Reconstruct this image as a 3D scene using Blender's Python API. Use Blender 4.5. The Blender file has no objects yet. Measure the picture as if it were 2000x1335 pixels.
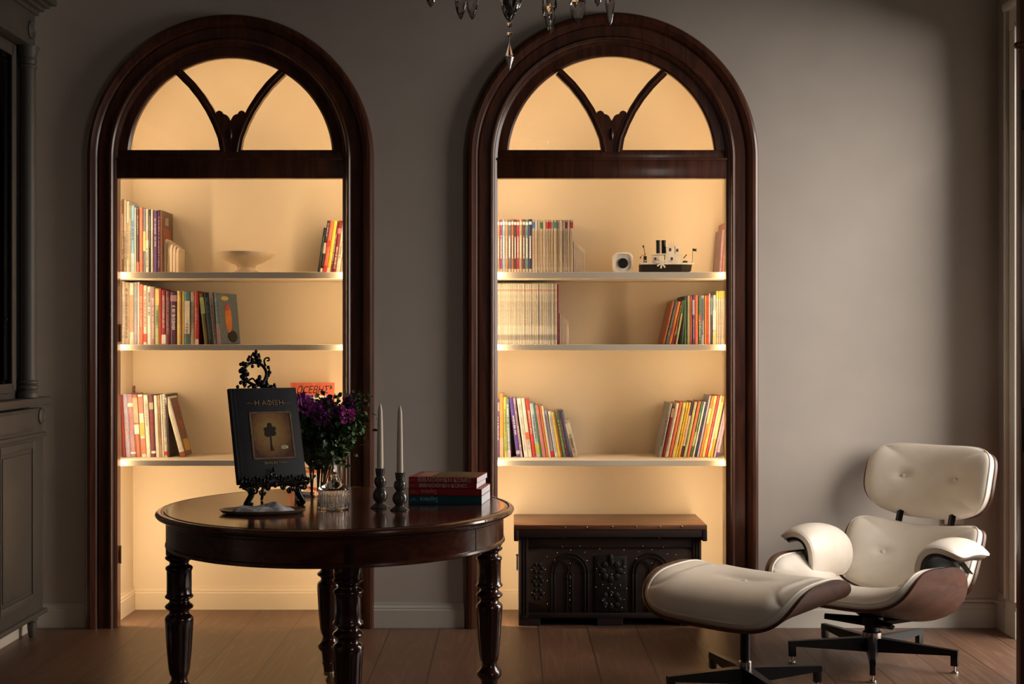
import bpy, bmesh, math, random
from math import sin, cos, pi, radians, sqrt, atan2, tan
from mathutils import Vector, Matrix
from mathutils.geometry import tessellate_polygon
random.seed(7)
SC = bpy.context.scene
COL = SC.collection

# ------------------------------------------------------------------ camera
F = 2560.0; H = 1.31
def PX(px, d): return (px-1000.0)*d/F
def PZ(py, d): return H-(py-667.5)*d/F
cam = bpy.data.cameras.new('camera'); camo = bpy.data.objects.new('camera', cam); COL.objects.link(camo)
camo.location = (0, 0, H); camo.rotation_euler = (pi/2, 0, 0)
cam.sensor_width = 36; cam.lens = 36*F/2000; cam.clip_start = 0.05; cam.clip_end = 60
SC.camera = camo
SC.view_settings.view_transform = 'Standard'; SC.view_settings.look = 'None'
SC.view_settings.gamma = 1; SC.view_settings.use_curve_mapping = False
SC.view_settings.exposure = 0.0

# ------------------------------------------------------------------ light
w = bpy.data.worlds.new('sky'); SC.world = w; w.use_nodes = True
w.node_tree.nodes['Background'].inputs[0].default_value = (1, 0.95, 0.88, 1)
w.node_tree.nodes['Background'].inputs[1].default_value = 0.25
def area(name, loc, target, sx, sy, power, col, spread=180, rot=None):
    l = bpy.data.lights.new(name, 'AREA'); l.shape = 'RECTANGLE'; l.size = sx; l.size_y = sy
    l.energy = power; l.color = col; l.spread = radians(spread)
    o = bpy.data.objects.new(name, l); COL.objects.link(o); o.location = loc
    d = (Vector(target)-Vector(loc)).normalized()
    o.rotation_euler = d.to_track_quat('-Z', 'Y').to_euler() if rot is None else rot
    return o
# open sky beyond the french window in the right wall
area('daylight', (7.5, 3.6, 3.7), (0, 3.6, 1.6), 9.0, 6.2, 1880, (1, .90, .81))
# added fill light, no window there; brightens table, book and cabinet fronts
area('fill_light', (2.15, 0.9, 1.9), (-0.6, 4.3, 0.9), 0.8, 1.3, 14, (1, .92, .85))
WARM = (1.0, 0.71, 0.42)
WALLY = 6.025; BACKY = 6.435
ARCH = [(PX(447.5, 5.99), 1.0), (PX(1195.5, 5.99), 1.015)]
for cx, s in ARCH:       # LED strips tucked behind both jambs and round the arch
    for sg in (-1, 1):
        area('led_light', (cx+sg*.537*s, 6.062, 1.07), (cx+sg*.537*s-sg*.55, 6.45, 1.07), .012, 2.05, 7.4, WARM)
    for k in range(5):
        a = radians(18+36*k); r = .56*s
        p = Vector((cx+r*cos(a), 6.062, 2.148+r*sin(a)))
        area('led_light', p, (cx+.2*cos(a), 6.45, 2.148+.2*sin(a)), .03, .03, .74, WARM)

# ------------------------------------------------------------------ materials
MC = {}
def nm(name):
    m = bpy.data.materials.new(name); m.use_nodes = True
    return m, m.node_tree.nodes, m.node_tree.links, m.node_tree.nodes['Principled BSDF']
def plain(name, col, rough=.5, metal=0, var=.12, scale=30, bump=0, spec=.5, coat=0, stretch=(1, 1, 1)):
    if name in MC: return MC[name]
    m, N, L, B = nm(name)
    tc = N.new('ShaderNodeTexCoord'); mp = N.new('ShaderNodeMapping'); mp.inputs['Scale'].default_value = stretch
    L.new(tc.outputs['Object'], mp.inputs[0])
    no = N.new('ShaderNodeTexNoise'); no.inputs['Scale'].default_value = scale; no.inputs['Detail'].default_value = 4
    L.new(mp.outputs[0], no.inputs['Vector'])
    rp = N.new('ShaderNodeValToRGB'); rp.color_ramp.elements[0].position = .3; rp.color_ramp.elements[1].position = .7
    rp.color_ramp.elements[0].color = (*[c*(1-var) for c in col], 1)
    rp.color_ramp.elements[1].color = (*[min(1, c*(1+var)) for c in col], 1)
    L.new(no.outputs[0], rp.inputs[0]); L.new(rp.outputs[0], B.inputs['Base Color'])
    B.inputs['Roughness'].default_value = rough; B.inputs['Metallic'].default_value = metal
    B.inputs['Specular IOR Level'].default_value = spec; B.inputs['Coat Weight'].default_value = coat
    B.inputs['Coat Roughness'].default_value = .08
    if bump:
        bp = N.new('ShaderNodeBump'); bp.inputs['Strength'].default_value = bump; bp.inputs['Distance'].default_value = .002
        L.new(no.outputs[0], bp.inputs['Height']); L.new(bp.outputs[0], B.inputs['Normal'])
    MC[name] = m; return m
def wood(name, c1, c2, rough=.3, scale=3, stretch=(8, 8, .8), coat=.3, lines=9):
    if name in MC: return MC[name]
    m, N, L, B = nm(name)
    tc = N.new('ShaderNodeTexCoord'); mp = N.new('ShaderNodeMapping'); mp.inputs['Scale'].default_value = stretch
    L.new(tc.outputs['Object'], mp.inputs[0])
    no = N.new('ShaderNodeTexNoise'); no.inputs['Scale'].default_value = scale; no.inputs['Detail'].default_value = 3
    no.inputs['Distortion'].default_value = .4
    L.new(mp.outputs[0], no.inputs['Vector'])
    mu = N.new('ShaderNodeMath'); mu.operation = 'MULTIPLY'; mu.inputs[1].default_value = lines
    pp = N.new('ShaderNodeMath'); pp.operation = 'PINGPONG'; pp.inputs[1].default_value = 1
    L.new(no.outputs[0], mu.inputs[0]); L.new(mu.outputs[0], pp.inputs[0])
    rp = N.new('ShaderNodeValToRGB'); rp.color_ramp.elements[0].color = (*c1, 1); rp.color_ramp.elements[1].color = (*c2, 1)
    L.new(pp.outputs[0], rp.inputs[0]); L.new(rp.outputs[0], B.inputs['Base Color'])
    B.inputs['Roughness'].default_value = rough; B.inputs['Coat Weight'].default_value = coat; B.inputs['Coat Roughness'].default_value = .12
    bp = N.new('ShaderNodeBump'); bp.inputs['Strength'].default_value = .06; bp.inputs['Distance'].default_value = .001
    L.new(pp.outputs[0], bp.inputs['Height']); L.new(bp.outputs[0], B.inputs['Normal'])
    MC[name] = m; return m
def glass(name, col=(1, 1, 1), rough=0.0, ior=1.5):
    m, N, L, B = nm(name)
    no = N.new('ShaderNodeTexNoise'); no.inputs['Scale'].default_value = 12
    bp = N.new('ShaderNodeBump'); bp.inputs['Strength'].default_value = .02
    L.new(no.outputs[0], bp.inputs['Height']); L.new(bp.outputs[0], B.inputs['Normal'])
    B.inputs['Base Color'].default_value = (*col, 1); B.inputs['Transmission Weight'].default_value = 1
    B.inputs['Roughness'].default_value = rough; B.inputs['IOR'].default_value = ior
    return m
def pane_mat(name, tint, refl):
    m, N, L, B = nm(name); N.remove(B)
    t = N.new('ShaderNodeBsdfTransparent'); t.inputs[0].default_value = (*tint, 1)
    g = N.new('ShaderNodeBsdfGlossy'); g.inputs['Roughness'].default_value = .03
    no = N.new('ShaderNodeTexNoise'); no.inputs['Scale'].default_value = 3
    bp = N.new('ShaderNodeBump'); bp.inputs['Strength'].default_value = .02
    L.new(no.outputs[0], bp.inputs['Height']); L.new(bp.outputs[0], g.inputs['Normal'])
    mx = N.new('ShaderNodeMixShader'); mx.inputs[0].default_value = refl
    L.new(t.outputs[0], mx.inputs[1]); L.new(g.outputs[0], mx.inputs[2]); L.new(mx.outputs[0], N['Material Output'].inputs[0])
    return m
def floor_mat():
    m, N, L, B = nm('oak_planks')
    tc = N.new('ShaderNodeTexCoord'); mp = N.new('ShaderNodeMapping'); mp.inputs['Rotation'].default_value = (0, 0, pi/2)
    mp.inputs['Location'].default_value = (.3, .105, 0)
    L.new(tc.outputs['Object'], mp.inputs[0])
    br = N.new('ShaderNodeTexBrick'); br.inputs['Scale'].default_value = 1; br.inputs['Brick Width'].default_value = 1.9
    br.inputs['Row Height'].default_value = .225; br.inputs['Mortar Size'].default_value = .003; br.offset = .37
    br.inputs['Color1'].default_value = (0, 0, 0, 1); br.inputs['Color2'].default_value = (1, 1, 1, 1); br.inputs['Mortar'].default_value = (.5, .5, .5, 1)
    br.inputs['Mortar Smooth'].default_value = .2
    L.new(mp.outputs[0], br.inputs['Vector'])
    # every plank gets its own slice of the grain
    cb = N.new('ShaderNodeCombineXYZ'); mz = N.new('ShaderNodeMath'); mz.operation = 'MULTIPLY'; mz.inputs[1].default_value = 9
    L.new(br.outputs['Color'], mz.inputs[0]); L.new(mz.outputs[0], cb.inputs[2])
    m2 = N.new('ShaderNodeMapping'); m2.inputs['Scale'].default_value = (7.5, .55, 1); L.new(tc.outputs['Object'], m2.inputs[0])
    ad = N.new('ShaderNodeVectorMath'); L.new(m2.outputs[0], ad.inputs[0]); L.new(cb.outputs[0], ad.inputs[1])
    no = N.new('ShaderNodeTexNoise'); no.inputs['Scale'].default_value = 1.3; no.inputs['Detail'].default_value = 2.5; L.new(ad.outputs[0], no.inputs['Vector'])
    mu = N.new('ShaderNodeMath'); mu.operation = 'MULTIPLY'; mu.inputs[1].default_value = 17; L.new(no.outputs[0], mu.inputs[0])
    pp = N.new('ShaderNodeMath'); pp.operation = 'PINGPONG'; pp.inputs[1].default_value = 1; L.new(mu.outputs[0], pp.inputs[0])
    rp = N.new('ShaderNodeValToRGB'); e = rp.color_ramp.elements
    e[0].color = (.125, .068, .042, 1); e[1].color = (.137, .075, .047, 1); e[1].position = .82
    n3 = e.new(.98); n3.color = (.175, .10, .064, 1); L.new(pp.outputs[0], rp.inputs[0])
    hs = N.new('ShaderNodeHueSaturation'); L.new(rp.outputs[0], hs.inputs['Color'])
    mr = N.new('ShaderNodeMapRange'); mr.inputs['To Min'].default_value = .82; mr.inputs['To Max'].default_value = 1.18
    L.new(br.outputs['Color'], mr.inputs[0]); L.new(mr.outputs[0], hs.inputs['Value'])
    mx = N.new('ShaderNodeMixRGB'); mx.inputs[2].default_value = (.06, .035, .022, 1)
    L.new(br.outputs['Fac'], mx.inputs[0]); L.new(hs.outputs[0], mx.inputs[1]); L.new(mx.outputs[0], B.inputs['Base Color'])
    B.inputs['Roughness'].default_value = .42
    bp = N.new('ShaderNodeBump'); bp.inputs['Strength'].default_value = .12; bp.inputs['Distance'].default_value = .001
    L.new(pp.outputs[0], bp.inputs['Height']); L.new(bp.outputs[0], B.inputs['Normal'])
    return m
M_WALL = plain('wall_paint', (.52, .47, .42), .75, var=.03, scale=6, bump=.12)
M_NICHE = plain('niche_paint', (.78, .66, .485), .7, var=.02, scale=5)
M_TRIM = plain('trim_paint', (.56, .53, .47), .4, var=.03, scale=9)
M_WTRIM = plain('white_trim', (.66, .62, .56), .4, var=.03, scale=9)
M_SHELF = plain('shelf_paint', (.75, .65, .51), .45, var=.02, scale=9)
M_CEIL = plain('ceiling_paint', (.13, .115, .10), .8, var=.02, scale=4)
M_FLOOR = floor_mat()
M_CASE = wood('casing_mahogany', (.055, .017, .009), (.105, .033, .016), .3, 2.2, (7, 7, .6), .25)
M_TABLE = wood('table_mahogany', (.055, .013, .007), (.10, .026, .012), .22, 2.0, (1.2, 9, 9), .5)
M_TOP = wood('tabletop_mahogany', (.075, .022, .010), (.12, .036, .016), .16, 1.6, (.8, 8, 1), .6)
M_LEG = wood('leg_mahogany', (.028, .008, .005), (.05, .014, .008), .2, 2, (7, 7, .8), .6)
M_WALNUT = wood('walnut_ply', (.058, .018, .009), (.110, .034, .015), .45, 1.6, (3, 3, 9), .15)
M_CHLID = wood('chest_lid_wood', (.12, .045, .020), (.20, .08, .036), .4, 2, (.8, 9, 5), .15)
M_CHEST = wood('chest_wood', (.012, .004, .003), (.026, .008, .005), .75, 2.5, (1, 6, 6), 0)
M_IRON = plain('dark_iron', (.012, .011, .010), .55, .3, .3, 60, .3)
M_STUD = plain('brass_stud', (.75, .62, .42), .25, 1, .1)
M_BLACK = plain('black_metal', (.006, .006, .007), .35, .2, .2, 20)
M_STEEL = plain('brushed_steel', (.55, .53, .50), .25, 1, .1)
M_CAB = plain('cabinet_grey_paint', (.085, .079, .071), .5, var=.08, scale=8, bump=.1)
M_DOOR = wood('door_wood', (.09, .03, .012), (.16, .055, .022), .4, 2, (6, 6, .7), .2)
M_PAGES = plain('paper_pages', (.78, .74, .66), .8, var=.12, scale=90, stretch=(30, 1, 1))
M_CREAM = plain('cream_ceramic', (.70, .57, .41), .5, var=.04, scale=20)
M_CAND = plain('candle_wax', (.90, .79, .64), .45, var=.03, scale=10)
M_STONE = plain('grey_glaze', (.075, .068, .060), .18, var=.35, scale=45, coat=.5)
M_BRASS = plain('tray_brass', (.62, .52, .36), .38, .75, .15, 30)
M_LINEN = plain('white_linen', (.86, .85, .90), .8, var=.06, scale=25, bump=.4)
M_CAST = plain('cast_iron_black', (.010, .010, .011), .32, .4, .3, 70, .5)
M_GLASS = glass('clear_glass', (1, 1, 1))
M_CRYS = glass('chandelier_crystal', (1, .99, .97), 0, 1.6)
M_PANE = pane_mat('fanlight_glass', (.98, .97, .95), .035)
M_DARKGL = pane_mat('cabinet_glass', (.25, .28, .28), .06)
M_LEAF = plain('leaf_green', (.035, .085, .022), .45, var=.4, scale=25)
M_LEAF2 = plain('pale_leaf_green', (.10, .20, .055), .45, var=.3, scale=25)
M_STEM = plain('stem_brown', (.07, .055, .025), .6, var=.3, scale=40)
M_PETAL = plain('magenta_petal', (.75, .08, .55), .6, var=.3, scale=50)
M_PETAL2 = plain('violet_petal', (.42, .07, .42), .6, var=.3, scale=50)
def leather():
    m, N, L, B = nm('ivory_leather')
    tc = N.new('ShaderNodeTexCoord')
    a = N.new('ShaderNodeTexNoise'); a.inputs['Scale'].default_value = 4; a.inputs['Detail'].default_value = 6; L.new(tc.outputs['Object'], a.inputs[0])
    b = N.new('ShaderNodeTexNoise'); b.inputs['Scale'].default_value = 150; b.inputs['Detail'].default_value = 5; L.new(tc.outputs['Object'], b.inputs[0])
    rp = N.new('ShaderNodeValToRGB'); rp.color_ramp.elements[0].color = (.70, .63, .53, 1); rp.color_ramp.elements[1].color = (.86, .81, .73, 1)
    rp.color_ramp.elements[0].position = .3; rp.color_ramp.elements[1].position = .7
    L.new(a.outputs[0], rp.inputs[0])
    r2 = N.new('ShaderNodeValToRGB'); r2.color_ramp.elements[0].position = .66; r2.color_ramp.elements[1].position = .76
    L.new(b.outputs[0], r2.inputs[0])
    mx = N.new('ShaderNodeMixRGB'); mx.inputs[2].default_value = (.92, .90, .86, 1)
    L.new(r2.outputs[0], mx.inputs[0]); L.new(rp.outputs[0], mx.inputs[1]); L.new(mx.outputs[0], B.inputs['Base Color'])
    B.inputs['Roughness'].default_value = .42
    bp = N.new('ShaderNodeBump'); bp.inputs['Strength'].default_value = .12; bp.inputs['Distance'].default_value = .001
    L.new(b.outputs[0], bp.inputs['Height']); L.new(bp.outputs[0], B.inputs['Normal'])
    return m
M_LEATH = leather()

# ------------------------------------------------------------------ mesh helpers
def BM(): return bmesh.new()
def obj(name, bm, mat, parent=None, smooth=False, loc=None, mats=None):
    bmesh.ops.recalc_face_normals(bm, faces=bm.faces)
    me = bpy.data.meshes.new(name); bm.to_mesh(me); bm.free()
    for mm in (mats or [mat]): me.materials.append(mm)
    if smooth:
        for p in me.polygons: p.use_smooth = True
        if smooth != 'all':
            me.set_sharp_from_angle(angle=radians(smooth if isinstance(smooth, (int, float)) and smooth > 1 else 40))
    o = bpy.data.objects.new(name, me); COL.objects.link(o)
    if parent: o.parent = parent
    if loc: o.location = loc
    return o
def tag(o, label, cat, group=None):
    o['label'] = label; o['category'] = cat
    if group: o['group'] = group
    return o
def thing(name, label, cat, loc=(0, 0, 0), rz=0, group=None):
    o = bpy.data.objects.new(name, None); COL.objects.link(o); o.location = loc; o.rotation_euler = (0, 0, rz)
    o.empty_display_size = .05
    return tag(o, label, cat, group)
def struct(name, bm, mat, smooth=False, parent=None):
    o = obj(name, bm, mat, parent, smooth)
    if not parent: o['kind'] = 'structure'
    return o
def box(bm, x0, x1, y0, y1, z0, z1, bev=0, M=None, mi=0):
    g = bmesh.ops.create_cube(bm, size=1)
    vs = g['verts']
    for v in vs: v.co = Vector((x0+(v.co.x+.5)*(x1-x0), y0+(v.co.y+.5)*(y1-y0), z0+(v.co.z+.5)*(z1-z0)))
    fs = list({f for v in vs for f in v.link_faces})
    if bev:
        es = list({e for v in vs for e in v.link_edges})
        r = bmesh.ops.bevel(bm, geom=es, offset=bev, segments=2, affect='EDGES', profile=.5)
        vs = list({v for f in r['faces'] for v in f.verts} | {v for v in vs if v.is_valid})
        fs = list({f for v in vs for f in v.link_faces})
    if mi:
        for f in fs: f.material_index = mi
    if M is not None:
        for v in vs: v.co = M @ v.co
    return vs
def lathe(bm, prof, seg=32, c=(0, 0, 0), flute=None, M=None, cap=True):
    rings = []
    for (r, z) in prof:
        ring = []
        for i in range(seg):
            a = 2*pi*i/seg
            rr = r*(flute(a, z) if flute else 1)
            p = Vector((c[0]+rr*cos(a), c[1]+rr*sin(a), c[2]+z))
            ring.append(bm.verts.new(M @ p if M is not None else p))
        rings.append(ring)
    for k in range(len(rings)-1):
        for i in range(seg):
            j = (i+1) % seg
            try: bm.faces.new((rings[k][i], rings[k][j], rings[k+1][j], rings[k+1][i]))
            except ValueError: pass
    if cap:
        bm.faces.new(rings[0][::-1]); bm.faces.new(rings[-1])
def tube(bm, pts, rad, seg=8, closed=False, flat=1.0):
    pts = [Vector(p) for p in pts]; n = len(pts)
    rads = rad if isinstance(rad, (list, tuple)) else [rad]*n
    rings = []; up = None
    for i, p in enumerate(pts):
        a = pts[(i-1) % n] if (closed or i > 0) else pts[i]
        b = pts[(i+1) % n] if (closed or i < n-1) else pts[i]
        t = (b-a).normalized() if (b-a).length > 1e-9 else Vector((0, 0, 1))
        if up is None:
            up = Vector((0, 1, 0)) if abs(t.y) < .9 else Vector((1, 0, 0))
        s = t.cross(up).normalized(); up2 = s.cross(t).normalized(); up = up2
        rings.append([bm.verts.new(p+rads[i]*(cos(2*pi*k/seg)*s+flat*sin(2*pi*k/seg)*up2)) for k in range(seg)])
    m = n if closed else n-1
    for i in range(m):
        A = rings[i]; B_ = rings[(i+1) % n]
        for k in range(seg):
            bm.faces.new((A[k], A[(k+1) % seg], B_[(k+1) % seg], B_[k]))
    if not closed:
        bm.faces.new(rings[0][::-1]); bm.faces.new(rings[-1])
def ball(bm, c, r, sc=(1, 1, 1), sub=2, M=None):
    g = bmesh.ops.create_icosphere(bm, subdivisions=sub, radius=r)
    for v in g['verts']:
        v.co = Vector((v.co.x*sc[0], v.co.y*sc[1], v.co.z*sc[2]))
        if M is not None: v.co = M @ v.co
        v.co += Vector(c)
def prism(bm, poly, y0, y1):
    """extrude an XZ polygon from y0 to y1"""
    vs3 = [Vector((p[0], p[1], 0)) for p in poly]
    tri = tessellate_polygon([vs3])
    A = [bm.verts.new((p[0], y0, p[1])) for p in poly]; B_ = [bm.verts.new((p[0], y1, p[1])) for p in poly]
    for t in tri:
        try:
            bm.faces.new([A[i] for i in t]); bm.faces.new([B_[i] for i in t[::-1]])
        except ValueError: pass
    n = len(poly)
    for i in range(n):
        j = (i+1) % n
        bm.faces.new((A[i], A[j], B_[j], B_[i]))
def text(name, s, size, parent, M, mat, ext=.0004, sx=1.0, shear=0, bold=0):
    cu = bpy.data.curves.new('txt', 'FONT'); cu.body = s; cu.size = size; cu.extrude = ext
    cu.align_x = 'CENTER'; cu.align_y = 'CENTER'; cu.shear = shear; cu.offset = bold; cu.resolution_u = 5
    t = bpy.data.objects.new('txt', cu); COL.objects.link(t)
    dg = bpy.context.evaluated_depsgraph_get()
    me = bpy.data.meshes.new_from_object(t.evaluated_get(dg))
    bpy.data.objects.remove(t); bpy.data.curves.remove(cu)
    for v in me.vertices: v.co.x *= sx
    me.transform(M)
    me.name = name; me.materials.clear(); me.materials.append(mat)
    o = bpy.data.objects.new(name, me); COL.objects.link(o); o.parent = parent
    return o
RX90 = Matrix.Rotation(pi/2, 4, 'X')

# ------------------------------------------------------------------ room shell
XL, XR, CEIL, REAR = -2.20, 2.235, 3.45, -1.6
bm = BM(); box(bm, XL-.3, XR+.3, REAR-.1, BACKY+.1, -.06, 0); struct('floor', bm, M_FLOOR)
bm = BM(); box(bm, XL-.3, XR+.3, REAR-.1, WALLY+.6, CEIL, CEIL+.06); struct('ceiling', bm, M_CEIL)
# back wall with two arched openings
AZ = 2.148
poly = [(XL-.2, 0)]
for cx, s in ARCH:
    r = .60*s
    poly.append((cx-r, 0))
    for k in range(49):
        a = pi-pi*k/48
        poly.append((cx+r*cos(a), AZ+r*sin(a)))
    poly.append((cx+r, 0))
poly += [(XR+.2, 0), (XR+.2, CEIL), (XL-.2, CEIL)]
bm = BM(); prism(bm, poly, WALLY, WALLY+.028); struct('wall_back', bm, M_WALL)
bm = BM(); box(bm, XL-.12, XL, REAR, WALLY, 0, CEIL); struct('wall_left', bm, M_WALL)
bm = BM(); box(bm, XL-.1, XR+.1, REAR-.1, REAR, 0, CEIL); struct('wall_rear', bm, M_WALL)
WY0, WY1, WZ = 4.68, 5.78, 2.70
bm = BM()
box(bm, XR, XR+.28, REAR, WY0, 0, CEIL); box(bm, XR, XR+.28, WY1, WALLY, 0, CEIL); box(bm, XR, XR+.28, WY0, WY1, WZ, CEIL)
struct('wall_right', bm, M_WALL)
# french window surround on right wall: casing with stepped mouldings
wn = bpy.data.objects.new('window_1', None); COL.objects.link(wn); wn['kind'] = 'structure'
bm = BM()
for (y0, y1) in ((WY1, WY1+.105), (WY0-.105, WY0)):
    box(bm, XR-.012, XR, y0, y1, .16, WZ+.11, .002)
    fy = y0 if y0 == WY1 else y1-.02
    box(bm, XR-.020, XR-.010, fy, fy+.02, .16, WZ+.02, .003)
    oy = y1-.022 if y0 == WY1 else y0
    box(bm, XR-.030, XR-.010, oy, oy+.022, .16, WZ+.11, .006)
box(bm, XR-.0135, XR, WY0-.1045, WY1+.1045, WZ, WZ+.11, .002)
box(bm, XR-.035, XR-.005, WY0-.115, WY1+.115, WZ+.09, WZ+.125, .008)
obj('window_casing', bm, M_WTRIM, wn, 30)
bm = BM()
box(bm, XR-.005, XR+.28, WY1-.004, WY1+.001, 0, WZ); box(bm, XR-.005, XR+.28, WY0-.001, WY0+.004, 0, WZ)
obj('window_reveal', bm, M_WTRIM, wn)
# baseboards
def baseboard(name, p0, p1, nrm, h=.112, t=.016, mat=None):
    prof = [(0, 0), (t, 0), (t, h*.72), (t*.75, h*.76), (t*.8, h*.82), (t*.45, h*.90), (t*.4, h), (0, h)]
    bm = BM(); p0 = Vector(p0); p1 = Vector(p1); n = Vector(nrm)
    A = [bm.verts.new(p0+n*a+Vector((0, 0, b))) for a, b in prof]; B_ = [bm.verts.new(p1+n*a+Vector((0, 0, b))) for a, b in prof]
    k = len(prof)
    for i in range(k): bm.faces.new((A[i], A[(i+1) % k], B_[(i+1) % k], B_[i]))
    bm.faces.new(A[::-1]); bm.faces.new(B_)
    return struct(name, bm, mat or M_TRIM)
c0, c1 = ARCH[0][0], ARCH[1][0]
baseboard('baseboard_back_left', (XL, WALLY, 0), (c0-.635, WALLY, 0), (0, -1, 0))
baseboard('baseboard_back_middle', (c0+.655, WALLY, 0), (c1-.675, WALLY, 0), (0, -1, 0))
baseboard('baseboard_back_right', (c1+.672, WALLY, 0), (XR, WALLY, 0), (0, -1, 0))
baseboard('baseboard_right', (XR, WY1, 0), (XR, WALLY, 0), (-1, 0, 0), .165)
baseboard('baseboard_left', (XL, 2.0, 0), (XL, WALLY, 0), (1, 0, 0), mat=M_WTRIM)
# niches
for i, (cx, s) in enumerate(ARCH):
    hw = .568*s; side = ('left', 'right')[i]; yb = WALLY+.028
    bm = BM(); box(bm, cx-hw-.05, cx+hw+.05, BACKY, BACKY+.05, 0, 2.95); struct('wall_niche_%s_back' % side, bm, M_NICHE)
    bm = BM()
    box(bm, cx-hw-.05, cx-hw, yb, BACKY, 0, 2.95); box(bm, cx+hw, cx+hw+.05, yb, BACKY, 0, 2.95)
    struct('wall_niche_%s_sides' % side, bm, M_NICHE)
    bm = BM(); box(bm, cx-hw-.05, cx+hw+.05, yb, BACKY, 2.90, 2.95); struct('ceiling_niche_%s' % side, bm, M_NICHE)
    baseboard('baseboard_niche_%s' % side, (cx-hw, BACKY, 0), (cx+hw, BACKY, 0), (0, -1, 0), mat=M_NICHE)
    baseboard('baseboard_niche_%s_side' % side, (cx-hw, yb, 0), (cx-hw, BACKY, 0), (1, 0, 0), mat=M_NICHE)

# ------------------------------------------------------------------ arched door surrounds
def arch_sweep(bm, cx, prof, z0=0.0, close=True):
    """prof: (r, y) pairs swept up a jamb, round the arch and down again"""
    st = [(Vector((-1, 0)), Vector((cx, z0)))]
    for k in range(65):
        a = pi-pi*k/64
        st.append((Vector((cos(a), sin(a))), Vector((cx, AZ))))
    st.append((Vector((1, 0)), Vector((cx, z0))))
    rings = [[bm.verts.new((c.x+n.x*r, y, c.y+n.y*r)) for r, y in prof] for n, c in st]
    k = len(prof)
    for i in range(len(rings)-1):
        for j in range(k if close else k-1):
            q = (j+1) % k
            bm.faces.new((rings[i][j], rings[i][q], rings[i+1][q], rings[i+1][j]))
    bm.faces.new(rings[0]); bm.faces.new(rings[-1][::-1])
def P2(s, lst): return [(r*s, y) for r, y in lst]
for i, (cx, s) in enumerate(ARCH):
    side = ('left', 'right')[i]
    W = WALLY
    root = bpy.data.objects.new('door_%d' % (i+1), None); COL.objects.link(root); root['kind'] = 'structure'
    bm = BM()
    prof = [(.660, W), (.660, W-.030), (.655, W-.040), (.645, W-.046), (.632, W-.047), (.622, W-.042), (.612, W-.038), (.607, W-.030),
            (.603, W-.026), (.598, W-.030), (.555, W-.027), (.552, W-.031), (.546, W-.035), (.540, W-.034), (.536, W-.028), (.531, W-.024),
            (.528, W-.024), (.516, W-.016), (.516, W+.032), (.60, W+.028)]
    arch_sweep(bm, cx, P2(s, prof))
    obj('casing', bm, M_CASE, root, 22)
    # transom beam under the fanlight
    tz0, tz1, tz2 = PZ(348, 6.01), PZ(308, 6.01), PZ(292, 6.01)
    bm = BM(); hwo = .520*s
    box(bm, cx-hwo, cx+hwo, W-.018, W+.03, tz0, tz1, .003)
    box(bm, cx-hwo, cx+hwo, W-.024, W-.012, tz1-.012, tz1, .004)
    obj('transom', bm, M_CASE, root, 30)
    # fanlight sash
    bm = BM()
    ro, ri = .522*s, .467*s
    y0, y1 = W-.006, W+.024
    ang0 = math.asin((tz2-AZ)/ri); ango = math.asin((tz1-AZ)/ro)
    n = 60
    prevs = None
    for k in range(n+1):
        ao = ango+(pi-2*ango)*k/n; ai = ang0+(pi-2*ang0)*k/n
        ring = [bm.verts.new((cx+r*cos(a), y, AZ+r*sin(a))) for r, a, y in ((ro, ao, y0), (ri+.008, ai, y0), (ri, ai, y0+.008), (ri, ai, y1), (ro, ao, y1))]
        if prevs:
            for j in range(5): bm.faces.new((prevs[j], prevs[(j+1) % 5], ring[(j+1) % 5], ring[j]))
        prevs = ring
    box(bm, cx-.526*s, cx+.526*s, y0-.001, y1, tz1-.004, tz2, .003)
    # crossing curved glazing bars meeting in a scalloped palmette at the foot
    for sg in (-1, 1):
        # bar centre line in photo pixels of the left arch, mirrored
        pts = [(12, 296), (17, 268), (28, 240), (41, 214), (57, 189), (76, 165), (102, 139)]
        c = []
        for dx, py in pts:
            c.append(Vector((cx+sg*dx*s*6.0/F, 0, PZ(py, 6.01))))
        L_, R_ = [], []
        for q in range(len(c)):
            t = (c[min(q+1, len(c)-1)]-c[max(q-1, 0)]).normalized(); nn = Vector((t.z, 0, -t.x))
            wv = .0185*s
            L_.append(c[q]+nn*wv); R_.append(c[q]-nn*wv)
        prism(bm, [(v.x, v.z) for v in L_]+[(v.x, v.z) for v in R_[::-1]], y0-.004, y1)
        for q in range(len(c)-1): pass
        tube(bm, [Vector((v.x, y0-.004, v.z)) for v in c], .006, 6)
    pal = [(-12, 296), (-17, 268), (-30, 238), (-30, 222), (-27, 217), (-22, 215), (-17, 217), (-14, 222), (-9, 223), (-5, 226), (-3, 230), (0, 235), (3, 230), (5, 226), (9, 223), (14, 222), (17, 217), (22, 215), (27, 217), (30, 222), (30, 238), (17, 268), (12, 296)]
    prism(bm, [(cx+dx*s*6.0/F, PZ(py, 6.01)) for dx, py in pal], y0-.002, y1)
    ball(bm, (cx, y0, PZ(262, 6.01)), .02, (.5, .5, 1.6))
    obj('fanlight_sash', bm, M_CASE, root, 35)
    bm = BM(); pg = [(cx+ (ri+.01)*cos(ang0+(pi-2*ang0)*k/40), AZ+(ri+.01)*sin(ang0+(pi-2*ang0)*k/40)) for k in range(41)]
    prism(bm, pg, W+.012, W+.015); obj('fanlight_pane', bm, M_PANE, root)
    for zz in ((PZ(650, 6.0), PZ(1085, 6.0)) if i == 0 else ()):
        bm = BM()
        tube(bm, [(cx-.511*s, W+.012, zz-.03), (cx-.511*s, W+.012, zz+.03)], .005, 8); ball(bm, (cx-.511*s, W+.012, zz+.036), .006); ball(bm, (cx-.511*s, W+.012, zz-.036), .006)
        obj('hinge', bm, plain('aged_brass', (.22, .13, .06), .4, .8, .2), root, 40)

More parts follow.
